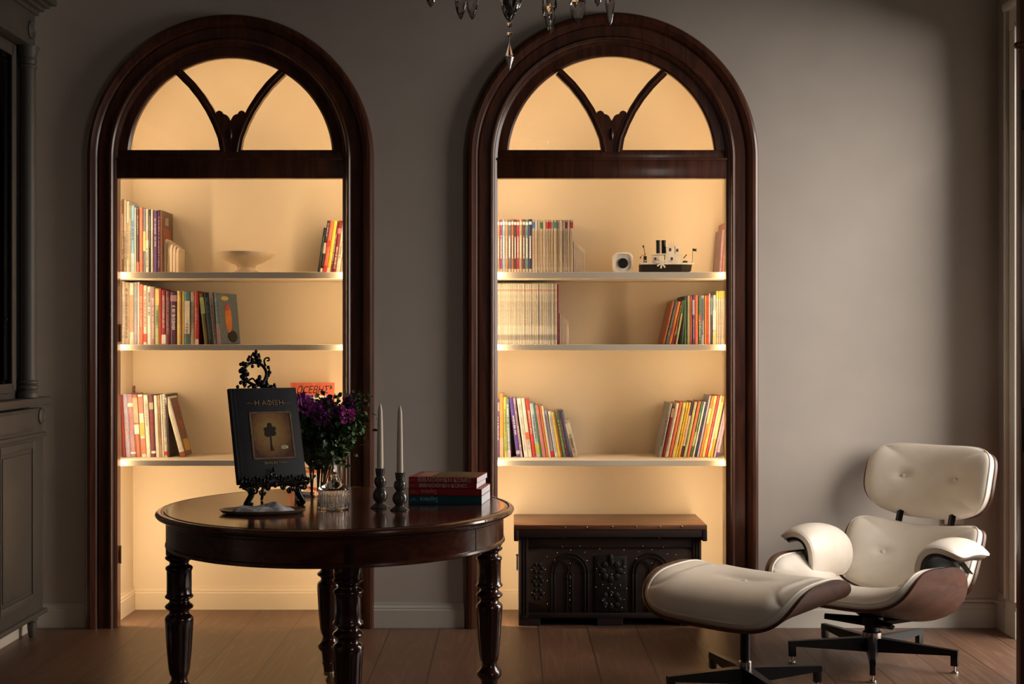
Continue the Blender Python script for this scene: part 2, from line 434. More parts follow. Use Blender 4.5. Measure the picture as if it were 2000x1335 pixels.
# ------------------------------------------------------------------ shelves
SHZ = [PZ(531, 6.075), PZ(672.5, 6.075), PZ(898.5, 6.075)]
SHF = 6.075
rank = ['topmost', 'middle', 'lowest']
for i, (cx, s) in enumerate(ARCH):
    for k in range(3):
        bm = BM(); hw = .567*s
        box(bm, cx-hw, cx+hw, SHF, BACKY-.001, SHZ[k]-(.030, .027, .026)[k], SHZ[k], .0015)
        tag(obj('wall_shelf', bm, M_SHELF), '%s cream painted shelf inside the %s arched niche' % (rank[k], ('left', 'right')[i]), 'shelf', 'niche shelves')

# ------------------------------------------------------------------ books
PAL = dict(
 tan=(.50, .33, .19), brown=(.20, .10, .06), beige=(.55, .46, .34), cream=(.80, .74, .60), khaki=(.42, .38, .22), 
 sky=(.24, .46, .66), darkbrown=(.07, .035, .03), coral=(.72, .16, .09), teal=(.10, .24, .24), palepink=(.70, .50, .45),
 black=(.012, .011, .013), white=(.82, .80, .74), purple=(.13, .045, .20), plum=(.085, .02, .06), lavender=(.42, .40, .52),
 yellow=(.85, .62, .06), red=(.60, .05, .04), darkred=(.26, .02, .025), lime=(.50, .55, .10), green=(.05, .20, .09), palegreen=(.45, .52, .22),
 grey=(.33, .31, .29), olive=(.16, .14, .04), navy=(.025, .03, .09), blue=(.06, .20, .50), orange=(.80, .28, .06), rust=(.40, .12, .05),
 crimson=(.42, .03, .07), magenta=(.30, .03, .14), mauve=(.42, .24, .28), indigo=(.09, .05, .32), rose=(.60, .22, .22), slate=(.13, .14, .19),
 lilac=(.62, .45, .60), gold=(.70, .42, .05), maroon=(.16, .03, .045), bluegrey=(.16, .22, .26), palegold=(.82, .64, .22), paleblue=(.45, .58, .68))
SAY = dict(sky='sky-blue', darkbrown='dark brown', palepink='pale pink', darkred='dark red', palegreen='pale green', palegold='pale yellow', bluegrey='blue-grey', paleblue='pale blue')
def bmat(c): return plain('cover_'+c, [v*.74 for v in PAL[c]], .45, var=.16, scale=40)
ORD = ['first', 'second', 'third', 'fourth', 'fifth', 'sixth', 'seventh', 'eighth', 'ninth', 'tenth', 'eleventh', 'twelfth', 'thirteenth', 'fourteenth', 'fifteenth', 'sixteenth',
       'seventeenth', 'eighteenth', 'nineteenth', 'twentieth', 'twenty-first', 'twenty-second', 'twenty-third', 'twenty-fourth', 'twenty-fifth', 'twenty-sixth', 'twenty-seventh', 'twenty-eighth', 'twenty-ninth',
       'thirtieth', 'thirty-first', 'thirty-second', 'thirty-third', 'thirty-fourth', 'thirty-fifth', 'thirty-sixth', 'thirty-seventh', 'thirty-eighth', 'thirty-ninth', 'fortieth']
BY = 6.235
def book(name, w, h, dep, col, loc, lean=0, right=False, bands=(), title=None, yaw=0, rnd=None):
    """bands: (z0frac, z1frac, colour); title: (z0frac, z1frac, colour)"""
    rnd = rnd or random
    x0 = -w if right else 0.0
    t = min(.0025, w*.18)
    bm = BM()
    # cover: two boards and a gently rounded spine
    out = [(0, dep), (0, .004), (w*.12, .0012), (w*.3, 0), (w*.7, 0), (w*.88, .0012), (w, .004), (w, dep), (w-t, dep), (w-t, .006), (t, .006), (t, dep)]
    A = [bm.verts.new((x0+x, y, 0)) for x, y in out]; B_ = [bm.verts.new((x0+x, y, h)) for x, y in out]
    n = len(out)
    for q in range(n): bm.faces.new((A[q], A[(q+1) % n], B_[(q+1) % n], B_[q]))
    tri = tessellate_polygon([[Vector((x, y, 0)) for x, y in out]])
    for tr in tri:
        bm.faces.new([A[q] for q in tr[::-1]]); bm.faces.new([B_[q] for q in tr])
    o = obj(name, bm, bmat(col))
    bm = BM(); box(bm, x0+t, x0+w-t, .006, dep-.003, .002, h-.004); obj('pages', bm, M_PAGES, o)
    for bd in bands:
        a, b, c = bd[:3]; wf = bd[3] if len(bd) > 3 else .92
        bm = BM(); box(bm, x0+w*(.5-wf/2), x0+w*(.5+wf/2), -.0006, .004, h*a, h*b); obj('spine_label', bm, bmat(c), o)
    if title:
        a, b, c = title
        bm = BM(); z = h*a; 
        while z < h*b:
            l = rnd.uniform(.0022, .0042)
            if rnd.random() < .85:
                cw = w*rnd.uniform(.32, .52); mid = x0+w*.5
                box(bm, mid-cw/2, mid+cw/2, -.0011, .002, z, z+l*.55)
                if rnd.random() < .5: box(bm, mid-cw/2, mid-cw/2+cw*.25, -.0011, .002, z, z+l*.9)
            z += l
        if bm.verts: obj('spine_title', bm, bmat(c), o)
        else: bm.free()
    o.location = loc; o.rotation_euler = (0, lean, yaw)
    return o
def row(spec, shelf, where, grp, base=None, d=BY, dep=(.165, .190), ord_word='from the left', first=0):
    z = SHZ[shelf] if base is None else base
    out = []
    rnd = random.Random(hash((shelf, len(spec))) % 1000 + shelf*7)
    for i, sp in enumerate(spec):
        xl, xr, ty, dx, col = sp[:5]; ex = sp[5] if len(sp) > 5 else {}
        hz = PZ(ty, d)-z
        dxm = dx*d/F
        lean = atan2(dxm, hz)
        wm = (xr-xl)*d/F*cos(lean)*.985
        h = hz/cos(lean) - (wm*abs(sin(lean)))
        right = dx > 0
        loc = (PX(xr if right else xl, d), d+ex.get('dy', rnd.uniform(-.004, .004)), z+.0003)
        o = book(ex.get('name', 'book'), wm, h, ex.get('dep', rnd.uniform(*dep)), col, loc, lean, right, ex.get('b', ()), ex.get('t'), ex.get('yaw', 0), rnd)
        thick = 'thick' if xr-xl > 8.5 else ('thin' if xr-xl < 4.6 else 'slim')
        cn = SAY.get(col, col)
        st = ' leaning' if abs(dx) > 8 else ''
        lab = ex.get('lab') or '%s%s %s book, %s %s, %s' % (thick, st, cn, ORD[i+first], ord_word, where)
        tag(o, lab, 'book', grp)
        out.append(o)
    return out
T = lambda a, b, c: dict(t=(a, b, c))
def TB(t, *b): return dict(t=t, b=b)
L1 = [(232, 238, 392, 0, 'tan'), (238, 242, 389, 0, 'brown', T(.2, .8, 'cream')), (242, 247, 390, 0, 'beige', T(.1, .5, 'darkbrown')), (247, 252, 393, 0, 'cream', T(.2, .7, 'brown')),
      (252, 256, 400, 0, 'khaki', T(.4, .8, 'cream')), (256, 263, 401, 0, 'sky', TB((.5, .8, 'indigo'), (.02, .3, 'paleblue'))), (263, 266, 405, 0, 'cream'),
      (266, 272, 408, 0, 'darkbrown', TB((.6, .9, 'grey'), (.0, .18, 'rust'))), (272, 279, 405, 0, 'coral'), (279, 284, 407, 0, 'bluegrey', TB(None, (.35, .65, 'palegold'))),
      (284, 290, 408, 0, 'palepink', TB((.1, .4, 'darkbrown'), (.02, .52, 'cream'))), (290, 295, 409, 0, 'black', T(.4, .9, 'grey')), (295, 299, 409, 0, 'cream'),
      (299, 307, 411, 0, 'purple', T(.42, .88, 'lilac')), (307, 313, 410, 0, 'plum', T(.1, .9, 'mauve')), (313, 318, 411, 0, 'brown', T(.1, .9, 'rust'))]
o = row(L1, 0, 'left arch top shelf', 'books at the left of the left arch top shelf')
def cover_patch(o, w, h, dep, items):
    for (y0, y1, z0, z1, c, nm_) in items:
        bm = BM(); box(bm, w-.001, w+.0006, dep*y0, dep*y1, h*z0, h*z1, .0003); obj(nm_, bm, bmat(c), o)
L1w = (318-313)*BY/F*.985
cover_patch(o[-1], L1w, PZ(411, BY)-SHZ[0], .15, [(.1, .95, .45, .72, 'rust', 'cover_picture'), (.3, .7, .78, .9, 'beige', 'cover_title')])
L1R = [(619, 624, 444, 13, 'black', T(.3, .8, 'green')), (624, 630, 430, 15, 'darkbrown', TB((.7, .95, 'lilac'), (.38, .58, 'palepink'), (.03, .1, 'white'))), (630, 637, 430, 15, 'coral', TB(None, (.0, .15, 'red'), (.5, .62, 'red'))),
       (637, 644, 430, 15, 'yellow', TB(None, (.0, .1, 'cream'))), (644, 648, 438, 13, 'maroon', T(.2, .8, 'cream')), (648, 655, 430, 14, 'darkred', TB((.1, .5, 'cream'), (.75, .85, 'rose'))),
       (655, 663, 431, 14, 'cream', T(.3, .6, 'brown')), (663, 670, 431, 14, 'beige')]
row(L1R, 0, 'right end, left arch top shelf', 'books at the right end of the left arch top shelf')
L2 = [(238, 243, 549, 0, 'white', T(.1, .8, 'lavender')), (243, 252, 551, 0, 'beige', T(.1, .9, 'brown')), (252, 261, 552, 0, 'cream', TB(None, (.2, .8, 'tan'))), (261, 268, 551, 0, 'lavender', T(.5, .9, 'sky')),
      (268, 272, 550, 0, 'cream'), (272, 280, 555, 0, 'coral', T(.3, .8, 'palepink')), (280, 287, 557, 0, 'cream', TB((.3, .9, 'red'), (.04, .18, 'red'))), (287, 295, 559, 0, 'white', T(.5, .9, 'darkbrown')),
      (295, 303, 560, 0, 'mauve', T(.1, .8, 'cream')), (303, 311, 563, 0, 'palegreen', TB((.3, .6, 'green'), (.7, .98, 'palegold'))), (311, 315, 563, 0, 'red'), (315, 324, 566, 0, 'darkred', TB((.3, .9, 'palepink'), (.01, .18, 'white'))),
      (324, 332, 568, 0, 'maroon', T(.2, .9, 'mauve')), (332, 346, 570, 0, 'plum', TB((.28, .75, 'white'), (.82, .94, 'mauve'))), (346, 353, 568, 0, 'palegold'), (353, 355.5, 569, 0, 'rust'), (355.5, 360, 568, 0, 'palegold'),
      (360, 371, 569, 0, 'teal', TB((.1, .4, 'brown'), (.2, .82, 'cream'))), (371, 380.5, 570, 0, 'beige', T(.3, .8, 'grey')), (380.5, 388, 568, 0, 'red', TB((.4, .7, 'palepink'), (.0, .1, 'cream'))),
      (399, 408, 572, -11, 'olive', TB(None, (.6, .92, 'palegreen'))), (408, 417, 571, -10, 'black', T(.1, .9, 'teal')), (417, 425, 571, -10, 'grey', T(.1, .9, 'brown')),
      (425, 433, 572, -9, 'bluegrey', TB((.3, .9, 'sky'), (.0, .4, 'mauve')))]
o = row(L2, 1, 'left arch middle shelf', 'books on the left arch middle shelf')
lw = 8*BY/F*.985; lh = PZ(572, BY)-SHZ[1]
o[-1].rotation_euler.z = radians(-17)
for nme, c, y, z, sy, sz in (('cover_picture', 'orange', .09, .5, .035, .075), ('cover_picture', 'red', .085, .70, .022, .022), ('cover_picture', 'black', .12, .15, .05, .03), ('cover_title', 'palegold', .07, .9, .04, .012)):
    bm = BM(); ball(bm, (lw, y, lh*z), 1, (.0012, sy, sz)); obj(nme, bm, bmat(c), o[-1], 'all')
L3 = [(240, 246, 770, -6, 'darkred'), (246, 255, 769, -7, 'lavender', T(.3, .6, 'palepink')), (255, 266, 769, -8, 'mauve', TB((.4, .7, 'rose'), (.8, .86, 'cream'), (.05, .08, 'white'))), (266, 276, 770, -8, 'rust', TB(None, (.37, .52, 'cream'), (.55, .95, 'tan'))),
      (276, 286, 770, -8, 'cream', TB(None, (.05, .3, 'coral'), (.33, .55, 'gold'), (.7, .97, 'coral'))), (286, 295, 771, -7, 'cream', T(.5, .9, 'grey')), (296, 305, 771, -6, 'maroon', TB((.4, .7, 'crimson'), (.77, .88, 'khaki'), (.06, .1, 'white'))),
      (305, 312, 772, -5, 'cream'), (312, 317, 771, -5, 'tan', T(.2, .8, 'rust')), (317, 321, 770, -5, 'white'), (321, 328, 769, -5, 'cream', TB((.2, .9, 'grey'), (.03, .09, 'red'))), (328, 331, 770, -4, 'darkbrown'),
      (352, 363, 774, -32, 'cream', dict(b=((.0, .08, 'rust'),), dep=.13))]
o = row(L3, 2, 'left arch lowest shelf', 'books on the left arch lowest shelf')
wm = 11*BY/F*cos(atan2(32*BY/F, PZ(774, BY)-SHZ[2])); hh = (PZ(774, BY)-SHZ[2])
cover_patch(o[-1], wm*.985, hh*.98, .13, [(.02, .99, .0, .999, 'brown', 'front_cover'), ])
cover_patch(o[-1], wm*.985+.0006, hh*.98, .13, [(.2, .9, .08, .28, 'gold', 'cover_picture'), (.3, .8, .45, .62, 'rust', 'cover_title'), (.3, .7, .78, .86, 'crimson', 'cover_title')])
# taller red-brown book at the back of that shelf and the orange one facing front
bm = BM(); box(bm, c0-.565, PX(264, 6.43), 6.426, 6.4345, SHZ[2]+.0005, PZ(753, 6.43), .001)
tag(obj('book', bm, plain('cover_redbrown', (.28, .07, .04), .6, var=.4, scale=60)), 'worn red-brown book standing behind the left row on the lowest left arch shelf', 'book')
X0, X1 = PX(568, 6.30), PX(652, 6.30); zt = PZ(747, 6.30)
ob = thing('book', 'orange-red hardback facing front on the lowest left arch shelf behind the flowers', 'book', (X0, 6.30, SHZ[2]))
bm = BM(); box(bm, 0, X1-X0, 0, .003, 0, zt-SHZ[2]); box(bm, 0, X1-X0, .022, .025, 0, zt-SHZ[2]); box(bm, 0, .003, .002, .024, 0, zt-SHZ[2]); obj('cover', bm, bmat('coral'), ob)
bm = BM(); box(bm, .003, X1-X0-.004, .003, .022, .002, zt-SHZ[2]-.003); obj('pages', bm, M_PAGES, ob)
text('cover_title', 'ΟCΕΒΗΣ', .049, ob, Matrix.Translation(((X1-X0)*.50, -.0006, PZ(761.5, 6.3)-SHZ[2])) @ RX90, bmat('black'), .0008, .76, .3, 0)
bm = BM(); box(bm, .02, X1-X0-.02, -.001, .001, .05, PZ(772, 6.3)-SHZ[2], .0003); obj('cover_picture', bm, bmat('cream'), ob)
# right arch, top shelf
cols = ['olive', 'tan', 'magenta', 'sky', 'orange', 'slate', 'rust', 'darkbrown', 'crimson', 'khaki', 'maroon', 'teal', 'navy']
edges = [968, 971.5, 976.3, 981.3, 986.7, 992, 998.5, 1003.5, 1009, 1014.5, 1020.3, 1026, 1032.2, 1039.3]
R1 = []
for i, c in enumerate(cols):
    R1.append((edges[i], edges[i+1], 428+(i % 3)*.4, 0, c, TB((.28, .70, 'white'), (.90, .955, 'white', .8), (.02, .09, 'beige', .8), (.30, .66, 'white' if i % 2 else 'beige', .38))))
tags = ['blue', None, None, 'green', None, 'red', 'red', 'grey', 'teal', 'grey', None, 'palepink', 'maroon', None, 'crimson']
ed2 = [1039.5, 1045, 1050, 1055.2, 1061, 1066.5, 1071.5, 1076.5, 1081, 1086, 1091, 1095.5, 1100, 1105, 1110, 1119.5]
ed2 = [1039.5+i*(1119.5-1039.5)/15 for i in range(16)]
for i, c in enumerate(tags):
    b = [(.06, .14, 'beige')]
    if c: b.append((.84, .96, c))
    R1.append((ed2[i], ed2[i+1], 429+(i % 2)*.6, 0, 'beige', TB((.2, .78, 'tan'), *b)))
row(R1, 0, 'right arch top shelf', 'comic volumes on the right arch top shelf', dep=(.188, .190))
R1R = [(1404, 1410, 448, 6, 'mauve'), (1410, 1416, 434, 6, 'rose', T(.3, .8, 'cream'))]
row(R1R, 0, 'right end, right arch top shelf', 'books at the right end of the right arch top shelf')
# right arch, middle shelf: run of white volumes
R2 = [(967, 971, 550, 0, 'palepink', TB(None, (.0, .05, 'red')))]
n2 = 35
for i in range(n2):
    a = 971+i*(1088-971)/n2; b = 971+(i+1)*(1088-971)/n2
    nm_ = 'slim white volume, %s from left in the white run, right arch middle shelf' % ORD[i]
    R2.append((a, b, 553+random.uniform(0, 1), 0, 'cream' if i % 5 else 'white', TB((.3, .8, 'beige'), (.87, .905, 'rose', .45), (.07, .16, 'grey', .5)) | dict(lab=nm_)))
R2.append((1088, 1091.5, 555, 0, 'darkred', dict(lab='thin dark red book closing the white run on right arch middle shelf')))
row(R2, 1, 'on right arch middle shelf', 'white volumes on the right arch middle shelf', dep=(.188, .190))
R2R = [(1292, 1298, 587, 20, 'rust'), (1298, 1305, 587, 20, 'slate', T(.2, .8, 'grey')), (1305, 1311, 588, 19, 'orange', T(.2, .5, 'red')), (1311, 1315, 587, 19, 'darkred', T(.2, .9, 'gold')), (1315, 1318.5, 580, 19, 'magenta', TB(None, (.2, .35, 'lilac'))),
       (1318.5, 1323, 586, 15, 'palegreen', TB(None, (.7, 1, 'green'))), (1325, 1335, 579, 7, 'black'), (1336, 1341, 578, 1, 'green'), (1342, 1347, 577, 0, 'khaki'), (1347, 1352, 577, 0, 'rust', T(.05, .4, 'rose')), (1352, 1357, 576, 0, 'purple', TB((.1, .5, 'lilac'), (.6, .9, 'lavender'))), (1357, 1364, 576, 0, 'coral', T(.4, .6, 'gold')),
       (1364, 1369, 577, 0, 'green', TB((.1, .5, 'cream'), (.45, .6, 'rust'))), (1369, 1376, 577, 0, 'lavender', TB((.2, .9, 'navy'), (.5, .95, 'slate'))), (1376, 1380, 577, 0, 'orange'), (1380, 1384, 577, 0, 'red', T(.2, .8, 'rose')),
       (1384, 1388, 573, 0, 'palepink'), (1388, 1392, 576, 0, 'navy', TB(None, (.6, .95, 'teal'))), (1392, 1398.5, 576, 0, 'paleblue', TB(None, (.0, .25, 'palegold'), (.3, .7, 'white')))]
for k in range(4): R2R.append((1398.8+k*4.5, 1403.2+k*4.5, 568, 0, 'cream', TB((.1, .6, 'beige'), (.86, .995, 'yellow'))))
R2R.append((1417, 1420, 576, 0, 'palepink'))
row(R2R, 1, 'right group, right arch middle shelf', 'books at the right of the right arch middle shelf')
R3 = [(968, 976, 780, 0, 'purple', TB((.3, .7, 'white'), (.8, .95, 'grey'))), (976, 984, 768, -1, 'orange', TB(None, (.0, .3, 'tan'))), (985, 991.5, 775, -2, 'lime', T(.1, .8, 'green')), (991.5, 998, 778, -4, 'bluegrey', TB((.1, .9, 'white'), (.0, .12, 'lilac'))),
      (1009, 1017, 777, -15, 'indigo', TB((.38, .7, 'white'), (.05, .11, 'lavender'))), (1017, 1021, 777, -15, 'lilac', T(.1, .9, 'brown')), (1024, 1032, 777, -15, 'white', T(.1, .9, 'beige')), (1032, 1040, 777, -15, 'cream', TB((.1, .3, 'grey'), (.3, .42, 'coral'))), (1041, 1048, 778, -15, 'red', T(.4, .8, 'cream')),
      (1048, 1056, 787, -14, 'paleblue', TB((.3, .8, 'bluegrey'), (.05, .25, 'lime'))), (1056, 1060, 788, -14, 'green'), (1060, 1066.5, 790, -15, 'rose'), (1067, 1072, 792, -15, 'orange'), (1072, 1076, 792, -15, 'cream'), (1076, 1083.5, 801, -15, 'lavender', TB((.2, .9, 'grey'), (.0, .13, 'red'))),
      (1084, 1090.5, 803, -14, 'white', T(.1, .9, 'lavender')), (1090.5, 1095.5, 804, -14, 'yellow'), (1095.5, 1100.5, 803, -15, 'rust'), (1100.5, 1106, 802, -16, 'green', T(.1, .8, 'lime')), (1106, 1110, 801, -17, 'maroon', T(.2, .8, 'mauve')), (1110, 1114, 801, -17, 'navy'),
      (1114, 1118.5, 802, -18, 'slate', TB(None, (.0, .12, 'purple'))), (1119, 1129, 818, -18, 'beige', dict(dep=.10, t=(.1, .6, 'brown'), b=((.5, .9, 'cream'),)))]
o = row(R3, 2, 'left group, right arch lowest shelf', 'books at the left of the right arch lowest shelf')
wm = 10*BY/F*.97; hh = (PZ(818, BY)-SHZ[2])
for args in ((.05, .95, .02, .98, 'cream', 'front_cover'), ): cover_patch(o[-1], wm, hh, .10, [args])
cover_patch(o[-1], wm+.0007, hh, .10, [(.2, .6, .1, .45, 'gold', 'cover_picture'), (.4, .85, .5, .8, 'palepink', 'cover_picture'), (.3, .5, .55, .9, 'khaki', 'cover_picture')])
R3R = [(1284, 1291.5, 786, 22, 'grey', T(.2, .8, 'slate')), (1292, 1298, 795, 21, 'darkred', TB(None, (.8, .98, 'tan'))), (1298, 1304.5, 786, 22, 'cream', T(.1, .9, 'beige')), (1305, 1311, 784, 22, 'coral'), (1311.5, 1318, 785, 22, 'palegold', T(.2, .9, 'beige')), (1318, 1323, 785, 22, 'yellow', T(.2, .9, 'brown')),
       (1323, 1328.5, 785, 22, 'gold'), (1329, 1334, 784, 22, 'purple', TB(None, (.2, .75, 'palepink'))), (1334, 1340, 784, 22, 'palegreen', T(.2, .8, 'lime')), (1340.5, 1346.5, 783, 23, 'coral'), (1347, 1351.5, 784, 23, 'green', TB((.4, .8, 'palegreen'), (.2, .45, 'palegreen'))), (1352, 1356, 784, 23, 'white'),
       (1356, 1360, 784, 23, 'navy'), (1360, 1364.5, 772, 25, 'lavender'), (1365, 1370, 773, 25, 'orange', TB(None, (.55, .8, 'palegold'))), (1370, 1376, 772, 25, 'palegold', T(.3, .9, 'gold')), (1376, 1381.5, 772, 25, 'red', T(.2, .8, 'rose')), (1381.5, 1386, 772, 25, 'cream', TB(None, (.0, .1, 'yellow'))), (1386, 1392, 773, 24, 'gold', TB(None, (.3, .9, 'palegold'))),
       (1393, 1398, 790, 22, 'lilac'), (1398, 1403, 796, 20, 'indigo', TB(None, (.1, .9, 'lilac')))]
row(R3R, 2, 'right group, right arch lowest shelf', 'books at the right of the right arch lowest shelf')

# ribbed bookends
def bookend(xl, xr, y0, y1, n, shelf, lab):
    t = thing('bookend', lab, 'bookend', (PX(xl, 6.26), 6.26, SHZ[shelf]), group='cream ribbed bookends')
    wv = (xr-xl)*6.26/F/n
    for i in range(n):
        hz = PZ(y0+(y1-y0)*i/(n-1), 6.26)-SHZ[shelf]
        bm = BM(); r = wv*.48; pts = [(-0., 0, 0)]
        pr = [(0, 0), (0, hz-.03)]+[(.03-.03*cos(a), hz-.03+.03*sin(a)) for a in [pi/2*k/6 for k in range(1, 7)]]+[(.12, hz), (.12, 0)]
        A = [bm.verts.new((i*wv+wv*.06, a, b)) for a, b in pr]; C = [bm.verts.new((i*wv+wv*.94, a, b)) for a, b in pr]
        k = len(pr)
        for q in range(k): bm.faces.new((A[q], A[(q+1) % k], C[(q+1) % k], C[q]))
        bm.faces.new(A); bm.faces.new(C[::-1])
        bmesh.ops.bevel(bm, geom=list(bm.edges), offset=r*.35, segments=2, affect='EDGES')
        obj('rib', bm, M_CREAM, t, 40)
    bm = BM(); box(bm, 0, wv*n, .02, .118, 0, .004); obj('base_plate', bm, M_CREAM, t)
bookend(319, 349, 466, 483, 5, 0, 'cream ribbed bookend on top shelf of the left arch')
bookend(1120.5, 1142, 470, 486, 7, 0, 'cream ribbed bookend on top shelf of the right arch')
bookend(1092.5, 1111, 611, 626, 6, 1, 'cream ribbed bookend on middle shelf of the right arch')
# pedestal bowl
bm = BM(); k = 6.25/F
prof = [(0.001, 0), (27*k, 0), (27*k, .006), (20*k, .016), (17*k, .03), (20*k, .042), (34*k, .056), (48*k, .075), (57*k, .096), (57*k, .101), (54*k, .101), (44*k, .085), (25*k, .065), (.001, .06)]
lathe(bm, prof, 64, cap=False); t = obj('pedestal_bowl', bm, M_CREAM, smooth=50, loc=(PX(481, 6.25), 6.25, SHZ[0]))
tag(t, 'wide cream ceramic pedestal bowl alone on the left arch top shelf', 'bowl')
# white rounded ornament with plain dark disc
d = 6.20; t = thing('desk_ornament', 'small white rounded-square ornament with a black disc on right arch top shelf', 'ornament', (PX(1217, d), d, SHZ[0]))
hw = 20*d/F; hz = PZ(492, d)-SHZ[0]
bm = BM(); n = 40; zc = hz/2
def sq(r, zr, y, e=3.6):
    return [bm.verts.new((math.copysign(abs(cos(a))**(2/e), cos(a))*r, y, zc+math.copysign(abs(sin(a))**(2/e), sin(a))*zr)) for a in [2*pi*i/n for i in range(n)]]
rs = [sq(hw*.94, hz/2*.94, 0), sq(hw, hz/2, .006), sq(hw, hz/2, .04), sq(hw*.94, hz/2*.94, .046)]
ins = [sq(hw*.82, hz/2*.82, 0), sq(hw*.80, hz/2*.80, .008)]
for A, B_ in zip(rs, rs[1:]):
    for i in range(n): bm.faces.new((A[i], A[(i+1) % n], B_[(i+1) % n], B_[i]))
for A, B_ in ((rs[0], ins[0]), (ins[0], ins[1])):
    for i in range(n): bm.faces.new((A[i], B_[i], B_[(i+1) % n], A[(i+1) % n]))
bm.faces.new(rs[-1]); bm.faces.new(ins[1])
obj('housing', bm, plain('white_plastic', (.80, .77, .70), .4), t, 40)
bm = BM(); lathe(bm, [(hw*.50, 0), (hw*.50, .005), (hw*.46, .007)], 32, M=Matrix.Translation((0, .008, zc-.002)) @ Matrix.Rotation(pi/2, 4, 'X')); obj('disc', bm, M_BLACK, t, 40)
# toy paddle steamer
d = 6.20; k = d/F; t = thing('toy_steamboat', 'black and white toy paddle steamer with twin black funnels on the shelf', 'toy boat', (PX(1300, d), d, SHZ[0]))
WP = plain('white_plastic', (.80, .77, .70), .4); BP = M_BLACK
def X(px): return (px-1300)*k
def Z(py): return (PZ(py, d)-SHZ[0])
bm = BM()
secs = [(1248, .010, .004), (1252, .030, .018), (1262, .036, .026), (1330, .036, .026), (1340, .03, .02), (1351, .008, .003)]
rings = []
for px, ht, hb in secs:
    zb = .001 if px < 1345 else .010
    rings.append([bm.verts.new(v) for v in ((X(px), -ht, Z(517)), (X(px)-(.004 if px > 1335 else 0), -hb, zb), (X(px)-(.004 if px > 1335 else 0), hb, zb), (X(px), ht, Z(517)))])
for A, B_ in zip(rings, rings[1:]):
    for i in range(4): bm.faces.new((A[i], A[(i+1) % 4], B_[(i+1) % 4], B_[i]))
bm.faces.new(rings[0]); bm.faces.new(rings[-1][::-1]); obj('hull', bm, BP, t)
bm = BM(); box(bm, X(1249), X(1354), -.034, .034, Z(517), Z(513.5), .001)
for q in range(9): box(bm, X(1258+q*9), X(1259+q*9), -.034, -.032, Z(513.5), Z(509))
box(bm, X(1256), X(1350), -.034, -.0325, Z(509.5), Z(508.6)); obj('deck', bm, WP, t)
bm = BM(); box(bm, X(1274), X(1290), -.022, .022, Z(513.5), Z(500), .001); box(bm, X(1298), X(1328), -.026, .026, Z(513.5), Z(497), .001); box(bm, X(1273), X(1330), -.028, .028, Z(497.5), Z(495.5)); obj('lower_cabin', bm, WP, t)
bm = BM(); box(bm, X(1300), X(1316), -.02, .02, Z(495.5), Z(481), .001); box(bm, X(1318), X(1327), -.016, .016, Z(495.5), Z(480), .001); box(bm, X(1299), X(1317), -.022, .022, Z(481.5), Z(480)); obj('wheelhouse', bm, WP, t)
for px, py in ((1279, 506), (1311, 506), (1308, 488), (1322, 489)):
    bm = BM(); yy = -.0262 if px == 1311 else (-.0222 if px == 1279 else (-.0202 if px == 1308 else -.0162)); box(bm, X(px-2), X(px+2), yy-.001, yy+.002, Z(py+3), Z(py-3)); obj('porthole', bm, bmat('maroon'), t)
for px in (1285.5, 1296):
    bm = BM(); lathe(bm, [(4*k, 0), (4.2*k, (PZ(470, d)-PZ(496, d))*.9), (4.6*k, PZ(469, d)-PZ(496, d)), (3.5*k, PZ(469, d)-PZ(496, d))], 20, (X(px), 0, Z(496))); obj('funnel', bm, BP, t, 40)
for px in (1306, 1311, 1316):
    bm = BM(); lathe(bm, [(1*k, 0), (.6*k, .02), (.1*k, .026)], 8, (X(px), .005, Z(481))); obj('steam_whistle', bm, WP, t, 40)
bm = BM()
c = Vector((X(1291), -.040, Z(514)))
for q in range(8):
    a = q*pi/4+.2
    M = Matrix.Translation(c) @ Matrix.Rotation(a, 4, 'Y')
    box(bm, .004, 11*k, -.003, .003, -.0035, .0035, M=M)
tube(bm, [c+Vector((0, -.004, 0)), c+Vector((0, .01, 0))], .006, 12)
obj('paddle_wheel', bm, WP, t)
bm = BM(); tube(bm, [(X(1262), 0, Z(514)), (X(1257), 0, Z(479))], .0014, 6); ball(bm, (X(1256.5), 0, Z(481)), .004, (1, 1, 1.6)); tube(bm, [(X(1262), 0, Z(495)), (X(1251), 0, Z(501))], .0011, 6); ball(bm, (X(1251), 0, Z(503)), .004)
box(bm, X(1257), X(1263), -.004, .004, Z(513.5), Z(500)); obj('mast', bm, BP, t)
bm = BM(); tube(bm, [(X(1352), 0, Z(514)), (X(1353), 0, Z(484))], .0009, 6); prism(bm, [(X(1353), Z(485)), (X(1362), Z(486)), (X(1359), Z(488.5)), (X(1362), Z(491)), (X(1353), Z(490))], -.0006, .0006); obj('pennant', bm, BP, t)
bm = BM(); lathe(bm, [(5*k, 0), (5*k, .008), (.5*k, .014)], 12, (X(1338), 0, Z(513.5))); tube(bm, [(X(1335), -.005, Z(504)), (X(1341), -.005, Z(497))], .0022, 6); obj('deck_winch', bm, BP, t)

